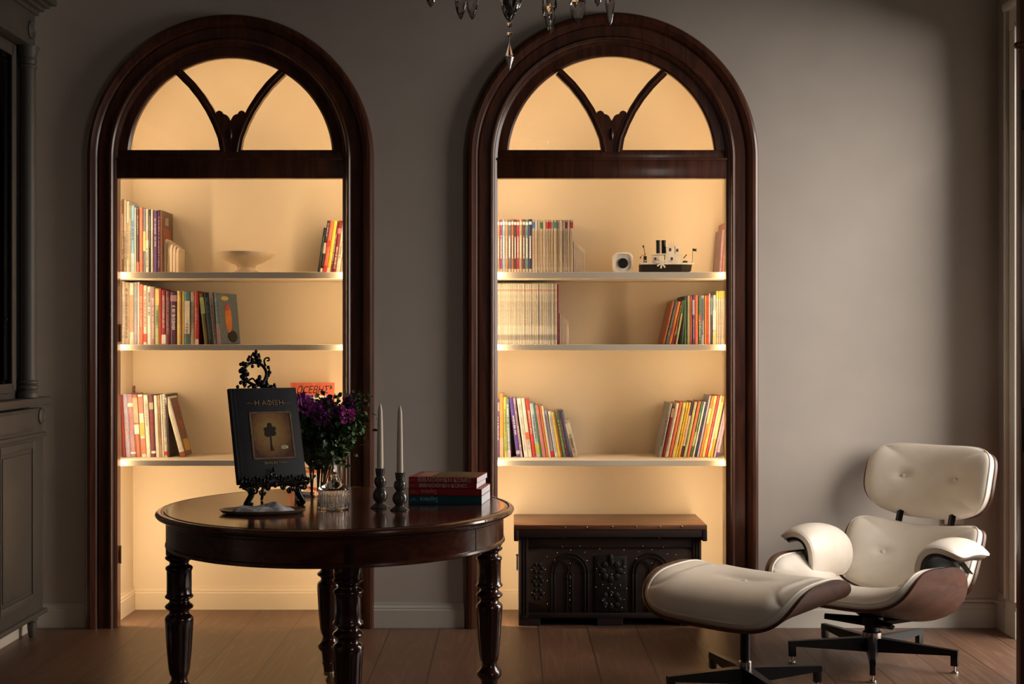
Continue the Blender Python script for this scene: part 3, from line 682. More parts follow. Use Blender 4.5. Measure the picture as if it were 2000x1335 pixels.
# ------------------------------------------------------------------ wooden chest
d = 6.05; X0, X1 = PX(1013, d), PX(1370, d)
t = thing('wooden_chest', 'dark carved wooden chest with brass studs standing inside the right arch', 'chest', ((X0+X1)/2, d, 0))
hw = (X1-X0)/2; zl = PZ(1046, d); zt = PZ(1024.5, d-.03); ch = zt
bm = BM(); box(bm, -hw, hw, .012, .34, .035, zl, .003); obj('body', bm, M_CHEST, t, 30)
bm = BM()
for x0, x1 in ((-hw, -hw+.045), (hw-.045, hw)):
    box(bm, x0, x1, 0, .014, .035, zl, .003)
    for q in range(3): box(bm, x0+.006+q*.013, x0+.012+q*.013, -.003, .003, .05, zl-.01, .002)
box(bm, -hw+.04, hw-.04, .002, .014, zl-.055, zl, .003); box(bm, -hw+.04, hw-.04, .002, .014, .035, .06, .003)
obj('frame_moulding', bm, M_CHEST, t, 30)
# carved ornament: arched columns, heart shapes and rosettes in low relief
bm = BM()
def S(px, py): return ((px-1191.5)*d/F, PZ(py, d))
def arc(cx_, cz_, rx, rz_, a0, a1, r=.004, y=.006):
    tube(bm, [(cx_+rx*cos(radians(a0+(a1-a0)*q/14)), y, cz_+rz_*sin(radians(a0+(a1-a0)*q/14))) for q in range(15)], r, 6)
for pcx in (1113, 1272):
    cx_, cz_ = S(pcx, 1120)
    for wv in (.085, .07): arc(cx_, cz_, wv, wv*1.1, 0, 180)
    arc(cx_-.035, cz_+.02, .03, .04, -60, 200, .003); arc(cx_+.035, cz_+.02, .03, .04, -20, 240, .003)
    for sx_ in (-.085, -.07, -.012, .012, .07, .085): box(bm, cx_+sx_-.004, cx_+sx_+.004, .004, .012, .065, cz_, .002)
    ball(bm, (cx_, .008, cz_-.02), .012, (.8, .4, 1.4))
    for q in range(5): ball(bm, (cx_, .009, .09+q*.035), .008, (.8, .4, 1.3))
cx_, cz_ = S(1193, 1140)
box(bm, cx_-.075, cx_+.075, .005, .012, .065, cz_+.13, .004)
for q in range(8):
    a = q*pi/4; ball(bm, (cx_+.038*cos(a), .005, cz_+.06+.038*sin(a)), .014, (1.2, .35, 1.2))
for q in range(8):
    a = q*pi/4; ball(bm, (cx_+.038*cos(a), .005, cz_-.075+.03*sin(a)), .012, (1.2, .35, 1.2))
arc(cx_-.03, cz_+.10, .03, .03, 150, 330, .004); arc(cx_+.03, cz_+.10, .03, .03, 210, 390, .004); ball(bm, (cx_, .004, cz_+.115), .016, (.8, .5, 1.6))
for pcx in (1050,):
    cx_, cz_ = S(pcx, 1110)
    for dz in (0, -.06, -.12):
        for q in range(6): ball(bm, (cx_+.02*cos(q*pi/3), .008, cz_+dz+.02*sin(q*pi/3)), .010, (1, .4, 1))
obj('carving', bm, plain('carved_dark_wood', (.007, .004, .003), .6, var=.4, scale=60), t, 50)
studs = [(1103, 1027), (1146, 1027), (1195, 1026), (1241.5, 1026), (1287, 1026), (1330, 1025.5), (1021, 1042), (1103, 1050), (1287, 1050), (1098, 1067), (1132, 1066), (1088, 1079), (1114, 1074), (1142, 1078), (1171, 1072), (1218, 1074), (1255, 1066), (1247, 1077), (1273, 1073), (1295, 1068), (1303, 1081), (1320, 1083),
         (1068, 1086.5), (1083, 1093), (1146, 1094.5), (1113.5, 1099.5), (1193.5, 1093), (1243, 1090.5), (1273, 1099.5), (1038, 1112), (1064.5, 1112), (1164.5, 1110.5), (1171, 1122), (1194.5, 1121.5), (1220.5, 1106.5), (1219, 1118), (1113.5, 1127.5), (1068.5, 1133.5), (1113.5, 1143.5), (1163.5, 1146), (1176.5, 1141), (1187, 1148), (1194, 1140.5), (1201, 1148), (1211.5, 1142.5), (1223.5, 1149),
         (1038, 1157), (1062.5, 1157), (1112.5, 1157.5), (1193.5, 1162), (1112.5, 1171.5), (1177, 1172), (1218.5, 1170.5), (1068.5, 1179), (1193.5, 1179), (1182.5, 1184.5), (1214.5, 1186.5)]
bm = BM(); ball(bm, (0, 0, 0), .0042, (1, .6, 1), 1); st0 = obj('stud', bm, M_STUD, t, 'all')
for n_, (px, py) in enumerate(studs):
    x, z = S(px, py); yy = .001 if py > 1049 else (-.036 if py < 1030 else -.003)
    o = st0
    if n_: o = st0.copy(); o.parent = t; COL.objects.link(o)
    o.location = (x, yy, z)
bm = BM()
hl = hw+.022
box(bm, -hl, hl, -.034, .35, zt-.022, zt, .004); obj('lid', bm, M_CHLID, t, 30)
bm = BM(); box(bm, -hl+.004, hl-.004, -.031, -.016, zl-.002, zt-.0225, .003); box(bm, -hl, -hl+.022, -.034, .33, zl-.02, zt-.0225, .004); box(bm, hl-.022, hl, -.034, .33, zl-.02, zt-.0225, .004)
obj('lid_rim', bm, M_CHEST, t, 30)
for x0, x1 in ((-hw, -hw+.10), (-.06, .06), (hw-.10, hw)):
    bm = BM(); box(bm, x0, x1, .004, .33, 0, .036, .003); obj('foot', bm, M_CHEST, t)
bm = BM(); tube(bm, [(-hw-.006, .12+.03*cos(a), PZ(1108, d)+.03*sin(a)) for a in [2*pi*q/16 for q in range(16)]], .004, 6, True); tube(bm, [(-hw-.012, .15, PZ(1094, d)), (-hw+.001, .15, PZ(1094, d))], .006, 6); obj('handle', bm, M_IRON, t, 40)

# ------------------------------------------------------------------ round table
TX, TY, TZ = -.597, 4.49, .75
t = thing('round_table', 'round polished mahogany table on fluted turned legs with brass castors', 'table', (TX, TY, 0), radians(11))
bm = BM()
lathe(bm, [(.001, .722), (.575, .722), (.583, .7245), (.592, .727), (.601, .732), (.605, .738), (.603, .744), (.596, .7485), (.588, .7495), (.583, .7475), (.578, .7475), (.574, .75), (.001, .75)], 160, cap=False)
obj('tabletop', bm, M_TOP, t, 28)
bm = BM()
lathe(bm, [(.545, .722), (.572, .722), (.572, .716), (.568, .712), (.568, .646), (.572, .642), (.573, .635), (.569, .631), (.545, .631), (.545, .722)], 160, cap=False)
obj('apron', bm, M_TABLE, t, 28)
# leaf joint across the apron
bm = BM()
for a in (-43, 137):
    M = Matrix.Rotation(radians(a), 4, 'Z')
    box(bm, .5685, .5692, -.002, .002, .632, .716, M=M); box(bm, .6045, .6056, -.001, .001, .732, .744, M=M)
obj('leaf_joint', bm, M_BLACK, t)
prof = [(.001, .70), (.044, .70), (.044, .600), (.040, .596), (.046, .592), (.0465, .587), (.043, .583), (.033, .577), (.031, .571), (.033, .565), (.041, .561), (.045, .557), (.045, .551), (.0415, .547), (.041, .538), (.041, .470),
        (.042, .467), (.0465, .462), (.0465, .457), (.041, .453), (.033, .449), (.032, .443), (.036, .438), (.044, .432), (.0475, .426), (.044, .420), (.035, .415), (.032, .409), (.034, .402), (.041, .397), (.046, .390), (.047, .380), (.046, .366),
        (.0445, .34), (.041, .28), (.035, .22), (.031, .199), (.027, .193), (.0255, .187), (.028, .176), (.036, .166), (.043, .158), (.044, .150), (.041, .141), (.032, .132), (.029, .124), (.0265, .10), (.025, .092), (.0275, .088), (.0275, .083), (.024, .079), (.020, .05), (.001, .05)]
def fl(a, z):
    if .20 < z < .375: return 1-.07*abs(sin(6*a))*min(1, (z-.2)/.02)*min(1, (.375-z)/.01)
    if .471 < z < .537: return 1-.045*abs(sin(6*a))
    return 1
pf = []
for (r0, z0), (r1, z1) in zip(prof, prof[1:]):
    n = max(1, int(abs(z1-z0)/.02))
    for q in range(n): pf.append((r0+(r1-r0)*q/n, z0+(z1-z0)*q/n))
pf.append(prof[-1])
for a in (0, 90, 180, 270):
    bm = BM(); lathe(bm, pf, 72, flute=fl, cap=False)
    M = Matrix.Rotation(radians(a), 4, 'Z'); p = M @ Vector((.527, 0, 0))
    lg = obj('leg', bm, M_LEG, t, 50, loc=p)
    bm = BM(); lathe(bm, [(.021, .040), (.022, .052), (.019, .058)], 16); lathe(bm, [(.017, -.008), (.020, -.004), (.020, .004), (.017, .008)], 20, M=Matrix.Translation((.006, 0, .020)) @ Matrix.Rotation(pi/2, 4, 'X'))
    box(bm, -.008, .014, -.013, -.010, .012, .045, .001); box(bm, -.008, .014, .010, .013, .012, .045, .001)
    obj('castor', bm, plain('castor_brass', (.45, .36, .2), .3, 1), lg, 40)

def TP(px, py):    # a point on the table top
    d = (H-TZ)*F/(py-667.5); return PX(px, d), d
# tray and cloth
x, y = TP(512, 1001)
t = thing('oval_tray', 'shallow oval brass tray near the front edge of the round table', 'tray', (x, y, TZ), radians(4))
bm = BM(); n = 64; rings = []
for (f, z) in ((.80, 0), (.93, .003), (1, .011), (1.012, .0125), (1, .0135), (.92, .006), (.80, .003)):
    rings.append([bm.verts.new((.138*f*cos(2*pi*i/n), .078*f*sin(2*pi*i/n), z)) for i in range(n)])
for A, B_ in zip(rings, rings[1:]):
    for i in range(n): bm.faces.new((A[i], A[(i+1) % n], B_[(i+1) % n], B_[i]))
bm.faces.new(rings[0]); bm.faces.new(rings[-1]); obj('tray_body', bm, M_BRASS, t, 40)
bm = BM(); nx, ny = 46, 26; g = []
rr = random.Random(3)
for j in range(ny+1):
    rowv = []
    for i in range(nx+1):
        u = i/nx*2-1; v = j/ny*2-1
        X_ = .098*u*sqrt(1-.25*v*v)+.006*sin(5*v+2); Y_ = .047*v*sqrt(1-.5*u*u)+.004*sin(7*u)
        fold = .005*abs(sin(5*u+3*v))+.0035*abs(sin(10*u-8*v+1))
        pk = .019*max(0, 1-abs(u-.38)/.34)*max(0, 1-abs(v-.2)/.9)+.006*math.exp(-((u-.05)/.2)**2-((v-.2)/.5)**2)
        ed = min(1, 5*(1-max(abs(u), abs(v))))
        rowv.append(bm.verts.new((X_, Y_, .005+max(0, (.007+fold*.8+pk))*ed)))
    g.append(rowv)
for j in range(ny):
    for i in range(nx): bm.faces.new((g[j][i], g[j][i+1], g[j+1][i+1], g[j+1][i]))
cl = obj('folded_cloth', bm, M_LINEN, None, 'all', loc=(x+.004, y, TZ)); cl.rotation_euler = (0, 0, radians(4))
md = cl.modifiers.new('Solidify', 'SOLIDIFY'); md.thickness = .002; md.offset = 1
tag(cl, 'crumpled white cloth napkin lying in the oval brass tray', 'cloth')
# candle holders and candles
hp = [(.001, 0), (19, 0), (19.5, 1.5), (17, 4), (11, 8), (8.5, 11), (11, 14), (14, 19), (15, 25), (14, 31), (10, 37), (7, 40), (9, 43), (11.5, 48), (12, 54), (10.5, 59), (7.5, 62), (8, 64), (9.2, 70), (9.6, 76), (9.8, 78), (6.5, 78), (6.2, 70), (.001, 70)]
for (px, py, ct, side, hcm) in ((742.5, 991, 783, 'left', 77), (781, 996, 787, 'right', 74)):
    x, y = TP(px, py); k = y/F
    s2 = hcm/78
    bm = BM(); lathe(bm, [(r*k if r > .01 else r, z*k*s2) for r, z in hp], 40, cap=False)
    o = obj('candle_holder', bm, M_STONE, smooth=60, loc=(x, y, TZ)); tag(o, '%s grey glazed bubble-shaped candle holder of the pair on the table' % ('left' if side == 'left' else 'right'), 'candle holder', 'pair of grey candle holders')
    zb = TZ+72*k*s2; zt2 = PZ(ct, y)
    hh = zt2-zb
    cd = thing('taper_candle', 'tall ivory taper candle standing in the %s grey holder' % side, 'candle', (x, y, zb), group='pair of taper candles')
    bm = BM(); lathe(bm, [(.001, 0), (6.1*k, 0), (6.4*k, .02), (5.6*k, hh*.5), (4.4*k, hh-.035), (3.4*k, hh-.022), (1.2*k, hh-.009), (.4*k, hh-.007)], 24, cap=False); obj('wax_stick', bm, M_CAND, cd, 60)
    bm = BM(); tube(bm, [(0, 0, hh-.010), (.0004, 0, hh-.003), (-.0006, 0, hh)], .0009, 6); obj('wick', bm, bmat('cream'), cd)
# stack of four books
zz = TZ; x, y = TP(869, 984.5)
R = radians(-8)
stack = [('bluegrey', 'teal', 145, 17.0, .190, 'bottom'), ('crimson', 'darkred', 145, 13.5, .188, 'second'), ('crimson', 'darkred', 135, 10.5, .200, 'third'), ('crimson', 'crimson', 136, 11, .200, 'top')]
labs = ['teal paperback with upside-down spine title, bottom of the stack on the table', 'dark red paperback with upside-down spine title, second from the stack bottom', 'red comic collection with grey block-letter spine, under the topmost book', 'red comic collection with picture cover, topmost in the stack on the table']
plain('stack_teal', (.012, .075, .10), .4, var=.05); plain('stack_red', (.33, .022, .022), .4, var=.05); plain('stack_red2', (.36, .03, .035), .4, var=.05)
M_ST = [MC['stack_teal'], MC['stack_red'], MC['stack_red2'], MC['stack_red2']]
M_TXG = plain('print_grey', (.66, .55, .50), .5); M_TXR = plain('print_red', (.80, .28, .20), .5); M_TXB = plain('print_pale_blue', (.30, .62, .70), .5)
M_WP = plain('bright_pages', (.85, .86, .90), .7, var=.08, scale=120, stretch=(1, 1, 40))
for i in range(4):
    k = 4.53/F; L_ = stack[i][2]*k; th = stack[i][3]*k; dp = stack[i][4]
    off = -(145-stack[i][2])*k*.5 if i > 1 else 0
    b = thing('book', labs[i], 'book', (x+off*cos(R), y+off*sin(R)+(.004 if i > 1 else 0), zz), R-(radians(1) if i == 3 else 0), 'books stacked on the table')
    bm = BM(); box(bm, -L_/2, L_/2, 0, dp, 0, .0012); box(bm, -L_/2, L_/2, 0, dp, th-.0012, th); box(bm, -L_/2, L_/2, 0, .0015, 0, th); obj('cover', bm, M_ST[i], b)
    bm = BM(); box(bm, -L_/2+.0006, L_/2-.0006, .0015, dp-.0005, .0012, th-.0012); obj('pages', bm, M_WP, b)
    if i < 2:
        tm = (M_TXB, M_TXR)[i]
        text('spine_title', 'Sapiens', .024 if i == 0 else .021, b, Matrix.Translation((-L_/2+.102 - .03, -.0006, th*.52)) @ RX90 @ Matrix.Rotation(pi, 4, 'Z'), tm, .0003, .90)
        text('spine_author', 'YUVAL NOAH\nHARARI', .0055, b, Matrix.Translation((-L_/2+.018, -.0006, th*.5)) @ RX90 @ Matrix.Rotation(pi, 4, 'Z'), tm, .0002, .85)
        bm = BM(); ball(bm, (L_/2-.012, -.0004, th*.5), .0016, (1, .3, 1), 1); obj('spine_emblem', bm, tm, b)
    else:
        text('spine_title', 'ΒΙΒΛΙΟΘΗΚΗ ΚΟΜΙΞ', .0195 if i == 3 else .018, b, Matrix.Translation((.006 if i == 3 else .002, -.0006, th*.5)) @ RX90, M_TXG, .0003, 1.0 if i == 3 else .97, 0, .00015)
        text('spine_author', 'ΚΟΜΙΞ', .006, b, Matrix.Translation((-L_/2+.012, -.0006, th*.5)) @ RX90, M_TXR, .0002, .8)
    if i == 3:
        bm = BM(); box(bm, -L_/2+.02, -L_/2+.07, .03, dp-.02, th, th+.0005); obj('cover_picture', bm, bmat('tan'), b)
        bm = BM(); box(bm, -L_/2+.075, L_/2-.02, .03, dp-.02, th, th+.0005); obj('cover_picture', bm, bmat('olive'), b)
    zz += th+.0002
# glass lidded jar
x, y = TP(652.5, 993); k = y/F
t = thing('glass_jar', 'low ribbed clear glass jar with a pointed knob lid on the table', 'jar', (x, y, TZ))
ff = lambda a, z: 1-.05*abs(sin(15*a)) if .006 < z < .062 else 1
bm = BM(); pr = [(.001, .001), (29*k, .001), (30.5*k, .005)]+[(30.5*k, .006+.056*q/6) for q in range(7)]+[(30.5*k, .064), (28.3*k, .064), (28*k, .008), (.001, .008)]
lathe(bm, pr, 300, flute=lambda a, z: ff(a, z), cap=False); obj('jar_body', bm, M_GLASS, t, 60)
bm = BM(); pr = [(.001, .0655), (30.8*k, .0655), (31*k, .069), (29*k, .073), (20*k, .081), (9*k, .092), (4.5*k, .098), (4*k, .101), (6.5*k, .107), (7.5*k, .113), (6*k, .119), (2*k, .124), (.001, .124)]
lathe(bm, pr, 48, cap=False); obj('lid', bm, M_GLASS, t, 50)
# vase and flowers
x, y = TP(622, 962); vx, vy = x, y; k = y/F
bm = BM(); r = 48*k
lathe(bm, [(.001, .0005), (r*.96, .0005), (r, .004), (r, .205), (r*.985, .208), (r*.965, .205), (r*.965, .014), (.001, .014)], 64, cap=False)
tag(obj('glass_vase', bm, M_GLASS, smooth=50, loc=(vx, vy, TZ)), 'clear cylindrical glass vase holding purple flowers behind the picture easel', 'vase')
rf = random.Random(11)
def leaf(bm, p, d, L_, w_):
    d = d.normalized(); s = d.cross(Vector((rf.uniform(-1, 1), rf.uniform(-1, 1), rf.uniform(-.3, 1)))).normalized(); n = s.cross(d)
    pts = [(0, 0), (.3, .8), (.55, 1), (.8, .6), (1, 0), (.8, -.6), (.55, -1), (.3, -.8)]
    vs = [bm.verts.new(p+d*L_*a+s*w_*b+n*L_*(.18*sin(a*pi)-.06*abs(b))) for a, b in pts]
    m0 = bm.verts.new(p+d*L_*.55+n*L_*.16)
    for q in range(8): bm.faces.new((vs[q], vs[(q+1) % 8], m0))
def blossom(bm, c, r, n=26):
    for q in range(n):
        dv = Vector((rf.gauss(0, 1), rf.gauss(0, 1), rf.gauss(0, 1))).normalized()
        p = Vector(c)+dv*r*rf.uniform(.25, .8)
        leaf(bm, p, dv+Vector((0, 0, .1)), r*.42, r*.20)
def stem_thing(label, heads, leaves, foot, dark=False, leafmat=None, seedn=0, spread=.03):
    """heads: [(px, py, dy, radius, bright)]"""
    s = thing('flower_stem', label, 'flower', (vx+foot[0], vy+foot[1], TZ+.016), group='flowers in the glass vase')
    bs = BM(); bl = BM()
    for (px, py, dy, rad, br) in heads:
        yy = vy+dy; tip = Vector((PX(px, yy)-vx-foot[0], dy-foot[1], PZ(py, yy)-TZ-.016))
        neck = Vector((tip.x*.22+rf.uniform(-.01, .01), tip.y*.25, .15))
        pts = []
        for q in range(9):
            u = q/8; pts.append(neck*2*u*(1-u)+tip*u*u)
        tube(bs, pts, [.0024-.0014*q/8 for q in range(9)], 6)
        for q in range(int(leaves*2.3)):
            u = rf.uniform(.42, 1.0); p = neck*2*u*(1-u)+tip*u*u
            p = p+Vector((rf.gauss(0, spread), rf.gauss(0, spread), rf.gauss(0, spread)))*.55
            leaf(bl, p, Vector((rf.uniform(-1, 1), rf.uniform(-1, 1), rf.uniform(-.6, .9))), rf.uniform(.018, .034), rf.uniform(.006, .010))
        if rad:
            bb = BM(); blossom(bb, tip, rad*1.25, 90); obj('blossom', bb, M_PETAL if br else M_PETAL2, s)
    obj('stem', bs, M_STEM, s, 40); obj('foliage', bl, leafmat or M_LEAF, s)
stem_thing('flower stem with the brightest magenta blossom, above the glass jar', [(676, 812, -.03, .030, True), (660, 806, .0, .020, False)], 44, (.02, -.01))
stem_thing('purple flower stem at the left, its blossoms beside the dark book cover', [(590, 790, -.03, .034, False), (583, 803, .0, .026, True), (600, 782, .02, .022, False)], 30, (-.025, 0))
stem_thing('dark purple flower stem in the middle of the bouquet', [(620, 810, -.04, .030, False), (632, 818, -.05, .026, False), (612, 800, .0, .028, False)], 40, (0, -.02))
stem_thing('small violet flower stem at the right edge of the bouquet', [(686, 786, .0, .026, False), (694, 796, .01, .018, False)], 40, (.03, .01))
stem_thing('purple flower stem at top centre of the bouquet', [(640, 784, .02, .020, False), (628, 796, .01, .024, False), (650, 800, -.03, .018, False)], 44, (.005, .02))
stem_thing('leafy sprig reaching highest at the right of the bouquet', [(700, 765, .02, 0, False), (718, 768, .0, 0, False), (706, 782, .0, 0, False)], 26, (.035, -.01), spread=.03)
stem_thing('leafy sprig rising behind the bouquet toward the orange book', [(655, 768, .03, 0, False), (640, 776, .03, 0, False)], 40, (-.005, .03))
stem_thing('drooping pale green sprig above the ribbed jar', [(680, 868, -.04, 0, False), (645, 866, -.06, 0, False), (690, 846, -.02, 0, False)], 26, (.02, -.03), leafmat=M_LEAF2)
stem_thing('low dark leafy sprig filling the left of the bouquet', [(600, 850, -.03, 0, False), (612, 870, -.02, 0, False), (596, 822, 0, 0, False), (625, 846, -.05, 0, False)], 62, (-.02, -.02), spread=.05)
stem_thing('low dark leafy sprig filling the right of the bouquet', [(690, 830, -.02, 0, False), (664, 846, .01, 0, False), (706, 812, .0, 0, False), (650, 830, -.03, 0, False)], 58, (.015, .02), spread=.05)

# ------------------------------------------------------------------ easel with picture book
x1, y1 = TP(480, 990); x2, y2 = TP(588, 985)
ax = Vector((x2-x1, y2-y1, 0)); th = radians(25); cxm, cym = (x1+x2)/2, (y1+y2)/2
LEAN = radians(24)
ez = thing('book_easel', 'ornate black cast-iron easel with scrolled feet on the round table', 'easel', (cxm, cym, TZ), th)
MB_ = Matrix.Translation((0, .004, .076)) @ Matrix.Rotation(-LEAN, 4, 'X')    # frame of the leaning plane, x right z up
kk = 4.5/F
def curl(bm, pts, r0, r1=None, seg=8, M=None, th_=1.35):
    r1 = r1 if r1 is not None else r0; n = len(pts)
    # smooth with Catmull-Rom
    P = [Vector(p) for p in pts]; out = []
    for i in range(n-1):
        p0, p1, p2, p3 = P[max(i-1, 0)], P[i], P[i+1], P[min(i+2, n-1)]
        for q in range(5):
            u = q/5; out.append(.5*((2*p1)+(-p0+p2)*u+(2*p0-5*p1+4*p2-p3)*u*u+(-p0+3*p1-3*p2+p3)*u**3))
    out.append(P[-1])
    if M is not None: out = [M @ v for v in out]
    tube(bm, out, [(r0+(r1-r0)*i/(len(out)-1))*th_ for i in range(len(out))], seg)
def spiral(bm, cx, cz, r, a0, turns, rad, M, sgn=1):
    pts = []
    for q in range(15):
        u = q/14; rr = r*(1-.8*u); a = a0+sgn*turns*2*pi*u; pts.append(M @ Vector((cx+rr*cos(a), 0, cz+rr*sin(a))))
    tube(bm, pts, [rad*(1-.3*q/14) for q in range(15)], 7); ball(bm, pts[-1], rad*1.3, sub=1)
# crest above the book: v=0 at book foot; pixel helper relative to (520,935)
TXO = -.0
EZW = Matrix.Translation((cxm, cym, TZ)) @ Matrix.Rotation(th, 4, 'Z') @ MB_
def E(px, py):     # where the line of sight meets the leaning plane
    inv = EZW.inverted(); o_ = inv @ Vector((0, 0, H)); p_ = inv @ Vector(((px-1000)/F, 1, H-(py-667.5)/F)); dd = p_-o_
    q_ = o_+dd*(-o_.y/dd.y); return Vector((q_.x, 0, q_.z))
bm = BM(); M = MB_
ring = [E(px, py) for px, py in ((497, 707), (512, 713), (520, 727), (516, 743), (504, 752), (489, 748), (480, 738), (478, 722), (485, 711))]
cr = ring+[ring[0]]
curl(bm, cr, .0040, M=M)
for px, py, r in ((500, 686, 3), (499, 693, 4.5), (502, 700, 5), (493, 703, 4), (508, 705, 3.5), (487, 697, 3), (485, 702, 3.4), (470, 711, 3), (475, 710, 4), (480, 712, 4.5), (470, 724, 4), (474, 722, 5), (478, 727, 6), (483, 730, 4), (472, 735, 3.5), (476, 738, 4.5), (482, 742, 4), (470, 747, 3.2), (478, 750, 4), (464, 755, 3), (524, 717, 3), (527, 727, 3), (524, 732, 3.4), (521, 738, 3), (507, 736, 3.6), (505, 745, 6), (512, 750, 6.5), (520, 754, 6), (497, 755, 5), (536, 751, 2.6), (536, 756, 4), (493, 715, 3), (505, 714, 3), (478, 744, 3), (530, 757, 5)):
    ball(bm, M @ E(px, py), r*kk*1.15, (1, .8, 1.15), 2)
for pts, r0, r1 in (([(519, 715), (516, 705), (519, 699), (525, 699), (525, 704), (521, 704)], .0028, .002), ([(480, 748), (488, 741), (494, 739), (500, 746), (505, 752)], .0028, .002),
                    ([(478, 756), (476, 748), (471, 744), (468, 748)], .003, .002), ([(505, 690), (507, 698), (504, 708)], .0028, .0028), ([(520, 730), (526, 722), (523, 715)], .0026, .002), ([(484, 756), (492, 752), (500, 757)], .003, .002),
                    ([(520, 742), (524, 752), (534, 758)], .0034, .0026), ([(495, 688), (491, 697), (494, 706)], .0025, .002)):
    curl(bm, [E(*p) for p in pts], r0, r1, M=M)
obj('crest', bm, M_CAST, ez, 'all')
# spine bar behind book
bm = BM(); MBb = MB_ @ Matrix.Translation((0, .004, 0))
curl(bm, [Vector((-.005, .012, .0)), Vector((-.004, .012, .15)), Vector((E(505, 757).x, .006, E(505, 757).z))], .004, M=MB_)
for sg in (-1, 1): curl(bm, [Vector((sg*.07, .012, .01)), Vector((sg*.085, .012, .09)), Vector((sg*.03, .012, .17)), Vector((-.002, .012, .22))], .0035, M=MB_)
obj('back_frame', bm, M_CAST, ez, 50)
# ledge with openwork scrolls hanging below and curling lips in front
bm = BM()
box(bm, -.118, .122, -.026, .006, -.010, -.004, .002, M=MB_)
for sg in (-1, 1):
    for (u, v, r, a0, tr) in ((.092, .004, .013, 0, 1), (.060, -.006, .015, pi, 1.2), (.030, .002, .012, 0, 1), (.075, -.030, .014, pi/2, 1.1), (.048, -.036, .012, 0, 1.1), (.100, -.022, .011, pi, 1), (.028, -.022, .010, pi/2, 1)):
        spiral(bm, sg*u, v, r, a0, tr, .0042, MB_ @ Matrix.Translation((0, -.022, 0)), sg)
    for q in range(9): ball(bm, MB_ @ Vector((sg*(.012+q*.0125), -.022, .012+.006*sin(q*2.1))), .0058, (1, .7, 1.3), 1)
    for q in range(7): ball(bm, MB_ @ Vector((sg*(.034+q*.012), -.020, -.020-.008*sin(q*1.7))), .0052, (1, .7, 1.2), 1)
    ball(bm, MB_ @ Vector((sg*.118, -.024, .002)), .008, sub=1)
spiral(bm, .0, .022, .014, pi/2, 1, .0032, MB_ @ Matrix.Translation((0, -.024, 0))); ball(bm, MB_ @ Vector((0, -.024, -.012)), .010, (1, .7, 1.2), 1); ball(bm, MB_ @ Vector((0, -.024, .044)), .006, (.8, .7, 1.5), 1)
obj('ledge', bm, M_CAST, ez, 50)
half = ax.length/2
for sg in (-1, 1):
    bm = BM()
    I4 = Matrix.Identity(4)
    curl(bm, [Vector((sg*(half-.012), -.014, .066)), Vector((sg*(half-.014), -.018, .045)), Vector((sg*(half-.004), -.018, .026)), Vector((sg*(half+.004), -.018, .012)), Vector((sg*(half-.002), -.018, .0065)), Vector((sg*(half-.012), -.018, .008)), Vector((sg*(half-.013), -.018, .018))], .0085, .0055)
    ball(bm, (sg*(half+.001), -.018, .0085), .0085, sub=2); ball(bm, (sg*(half-.012), -.016, .055), .012, (1, .8, 1.2), 1)
    obj('foot', bm, M_CAST, ez, 50)
bm = BM(); curl(bm, [MB_ @ Vector((0, .014, .17)), Vector((0, .13, .10)), Vector((0, .155, .02)), Vector((0, .165, .004))], .004); obj('back_leg', bm, M_CAST, ez, 50)

# the book on the easel
bkM = Matrix.Translation((cxm, cym, TZ)) @ Matrix.Rotation(th, 4, 'Z') @ MB_
bk = thing('picture_book', 'large dark grey hardback with a sepia picture cover standing on the easel', 'book')
bk.matrix_world = bkM; bk.location = bkM.to_translation(); bk.rotation_euler = bkM.to_euler()
BW = .233; BH = .345; BT = .018; uo = -.120
M_BC = plain('charcoal_cloth', (.040, .042, .048), .5, var=.18, scale=14)
M_GOLD = plain('dull_gold_print', (.55, .38, .17), .5, .2, .2, 80)
bm = BM()
box(bm, uo, uo+BW, -.018, -.015, 0, BH, .001); box(bm, uo, uo+BW, -.002, .001, 0, BH, .001)
tube_pts = []
lathe(bm, [(.0098, 0), (.0098, BH)], 16, (uo+.001, -.0085, 0)); box(bm, uo+.012, uo+.0145, -.0188, -.0175, .001, BH-.001)
obj('cover', bm, M_BC, bk, 40)
bm = BM(); box(bm, uo+.006, uo+BW-.003, -.0148, -.0022, .003, BH-.004); obj('pages', bm, M_PAGES, bk)
# rubbed edges
bm = BM()
for (a0, a1, b0, b1) in ((uo, uo+BW, BH-.0012, BH+.0001), (uo+BW-.0012, uo+BW+.0001, 0, BH), (uo, uo+BW, 0, .001)): box(bm, a0, a1, -.0183, -.0175, b0, b1)
obj('worn_edge', bm, plain('worn_edge_brown', (.13, .085, .06), .7, var=.4, scale=60), bk)
pu0, pu1, pv0, pv1 = uo+.056, uo+.204, .082, .256
fr = .0055
bm = BM()
for (a0, a1, b0, b1) in ((pu0, pu1, pv1-fr, pv1), (pu0, pu1, pv0, pv0+fr), (pu0, pu0+fr, pv0, pv1), (pu1-fr, pu1, pv0, pv1)): box(bm, a0, a1, -.0196, -.0178, b0, b1, .0005)
obj('picture_border', bm, plain('aged_paper_border', (.26, .17, .11), .7, var=.3, scale=60), bk)
bm = BM(); box(bm, pu0+fr*.5, pu1-fr*.5, -.0188, -.0178, pv0+fr*.5, pv1-fr*.5)
m, N, L, B = nm('sepia_picture')
tc = N.new('ShaderNodeTexCoord'); mp = N.new('ShaderNodeMapping'); mp.inputs['Scale'].default_value = (1.35, 0, 1); mp.inputs['Location'].default_value = (-1.35*((pu0+pu1)/2-.004), 0, -((pv0+pv1)/2+.012))
gr = N.new('ShaderNodeVectorMath'); gr.operation = 'LENGTH'; L.new(tc.outputs['Object'], mp.inputs[0]); L.new(mp.outputs[0], gr.inputs[0])
